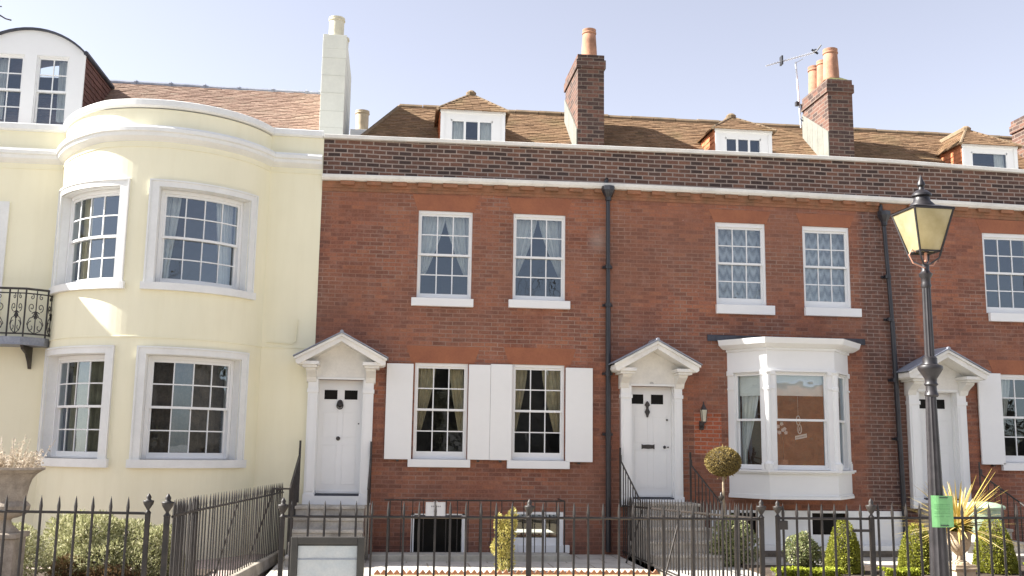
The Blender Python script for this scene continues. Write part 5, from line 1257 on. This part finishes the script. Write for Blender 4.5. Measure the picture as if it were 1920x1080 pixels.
for dx, zc in ((.0, 2.20), (.02, 2.06)): mb.tube([(6.66+dx+.032*cos(a), -.50, zc+.075*sin(a)) for a in [2*pi*i/18 for i in range(19)]], .009, 6); mb.tube([(6.66+dx, -.50, zc-.03), (6.665+dx, -.50, zc+.03)], .007, 5)
mb.build('ring', 'cream_trim', OM); MB().tube([(6.66, -.50, 2.27), (6.66, -.50, 2.62)], .002, 4).build('cord', 'cream_trim', OM)
WS = thing('window_sign', (6.71, -.50, 1.93), 'small slanted paper sign inside the bay window', 'sign'); MB().hexa([(6.60, -.50, 1.885), (6.80, -.50, 1.925), (6.80, -.495, 1.925), (6.60, -.495, 1.885), (6.60, -.50, 1.945), (6.80, -.50, 1.99), (6.80, -.495, 1.99), (6.60, -.495, 1.945)]).build('card', 'sign_white', WS)
mb = MB()
for i in range(7): u = 6.62+i*.024; mb.box(u, u+.016, -.503, -.5005, 1.906+(u-6.6)*.21, 1.926+(u-6.6)*.21)
mb.build('lettering', 'sign_ink', WS)
# ------------------------------------------------------------------ bare tree beside the road (a twig of it shows top left), street opposite
def bare_tree(x, y, h, seed, label, ends=(), group='bare street trees', depth=5, r0_=.16):
    rr_ = random.Random(seed); t = thing('bare_tree', (x, y, 0), label, 'tree', group); mb = MB()
    def br(p, d, ln, r_, k):
        q = p; pts = [p]; rs = [r_]
        for i in range(3):
            d = (d+Vector((rr_.gauss(0, .14), rr_.gauss(0, .14), rr_.gauss(.03, .10)))).normalized(); q = q+d*ln/3; pts.append(q); rs.append(r_*(1-.13*(i+1)))
        mb.tube(pts, rs, 6 if k < 3 else 4, False)
        if k >= depth: return
        for i in range(3 if k < 3 else 2):
            e = Vector((rr_.gauss(0, 1), rr_.gauss(0, 1), rr_.gauss(.2, .6))).normalized(); br(pts[-1 if i < 2 else 2], (d*.9+e*.75).normalized(), ln*rr_.uniform(.6, .8), r_*.58, k+1)
    br(Vector((x, y, -.15)), Vector((0, 0, 1)), h*.33, r0_, 0)
    tr_ = mb.build('branches', 'bark', t, smooth=True, recalc=False)
    return t
def leafy(x, y, h, w_, seed, label):
    t = thing('evergreen_tree', (x, y, 0), label, 'tree', 'evergreens across the road'); mb = MB()
    for i in range(9):
        f = i/8; c = (x+rnd.uniform(-.3, .3)*w_, y+rnd.uniform(-.3, .3)*w_, h*(.25+.65*f)); scatter(mb, 1900, blob_sampler(c, (w_*(.62-.35*f), w_*(.62-.35*f), h*.17), seed+i, .5), .22, .2, .6)
    mb.build('crown', 'evergreen_leaf', t, recalc=False); MB().lathe([(w_*.7, h*.0), (w_*.8, h*.2), (w_*.68, h*.42), (w_*.45, h*.7), (w_*.18, h*.93), (0, h)], (x, y, 0), 12).build('inner_growth', 'bark', t); MB().tube([(x, y, -.2), (x, y, h*.5)], [.3, .2], 8).build('trunk', 'bark', t)
tw = bare_tree(-9.5, -9.3, 8.0, 3, 'bare tree at the far left whose thin twig tip shows against the sky', depth=4, r0_=.13)
mb = MB()
mb.tube([(-9.5, -9.3, 2.4), (-8.2, -9.2, 4.6), (-6.0, -8.8, 5.3), (-4.6, -8.5, 5.35), (-3.66, -8.3, 5.25), (-3.33, -8.2, 5.185), (-3.26, -8.2, 5.145), (-3.215, -8.2, 5.135)], [.05, .04, .028, .016, .008, .007, .006, .007], 6)
mb.tube([(-3.66, -8.3, 5.25), (-3.42, -8.2, 5.27), (-3.30, -8.2, 5.248)], [.006, .005, .005], 5)
mb.build('twig', 'bark', tw)
for i, (x, y, h, w_) in enumerate([(-38, -44, 10, 7), (-52, -40, 10, 8), (-64, -32, 11, 8), (-72, -20, 11, 8), (34, -43, 9, 5), (44, -40, 10, 7), (56, -38, 11, 8), (68, -30, 11, 8), (78, -18, 11, 8), (-26, -47, 9, 5), (-17, -50, 10, 6), (-8, -47, 9, 5.5), (0, -50, 9.5, 6), (7, -47, 8.5, 5), (13, -53, 9, 5), (3.5, -53, 9, 5), (-4, -54, 9, 5), (-12, -54, 9, 5)]):
    leafy(x, y, h, w_, 40+i*10, 'dark evergreen tree across the road from the terrace')
for i, (x, y, h) in enumerate([(8.5, -42, 15), (17, -36, 12), (-34, -44, 14)]): bare_tree(x, y, h, 20+i, 'tall bare tree across the road from the terrace')
OB = thing('opposite_house', (34, -46, 0), 'orange brick building across the road from the terrace', 'house')
MB().hexa([(19, -50, -.2), (24, -58, -.2), (32, -52, -.2), (27.5, -44.3, -.2), (19, -50, 6.0), (24, -58, 6.0), (32, -52, 6.0), (27.5, -44.3, 6.0)]).build('wall', 'opposite_brick', OB); MB().hexa([(18.8, -50, 6.0), (24, -58.2, 6.0), (32.2, -52, 6.0), (27.5, -44.1, 6.0), (19, -50, 6.15), (24, -58, 6.15), (32, -52, 6.15), (27.5, -44.3, 6.15)]).build('roof', 'lead', OB)
# shared mesh names follow their objects
for m_ in bpy.data.meshes:
    if m_.users == 0: bpy.data.meshes.remove(m_)
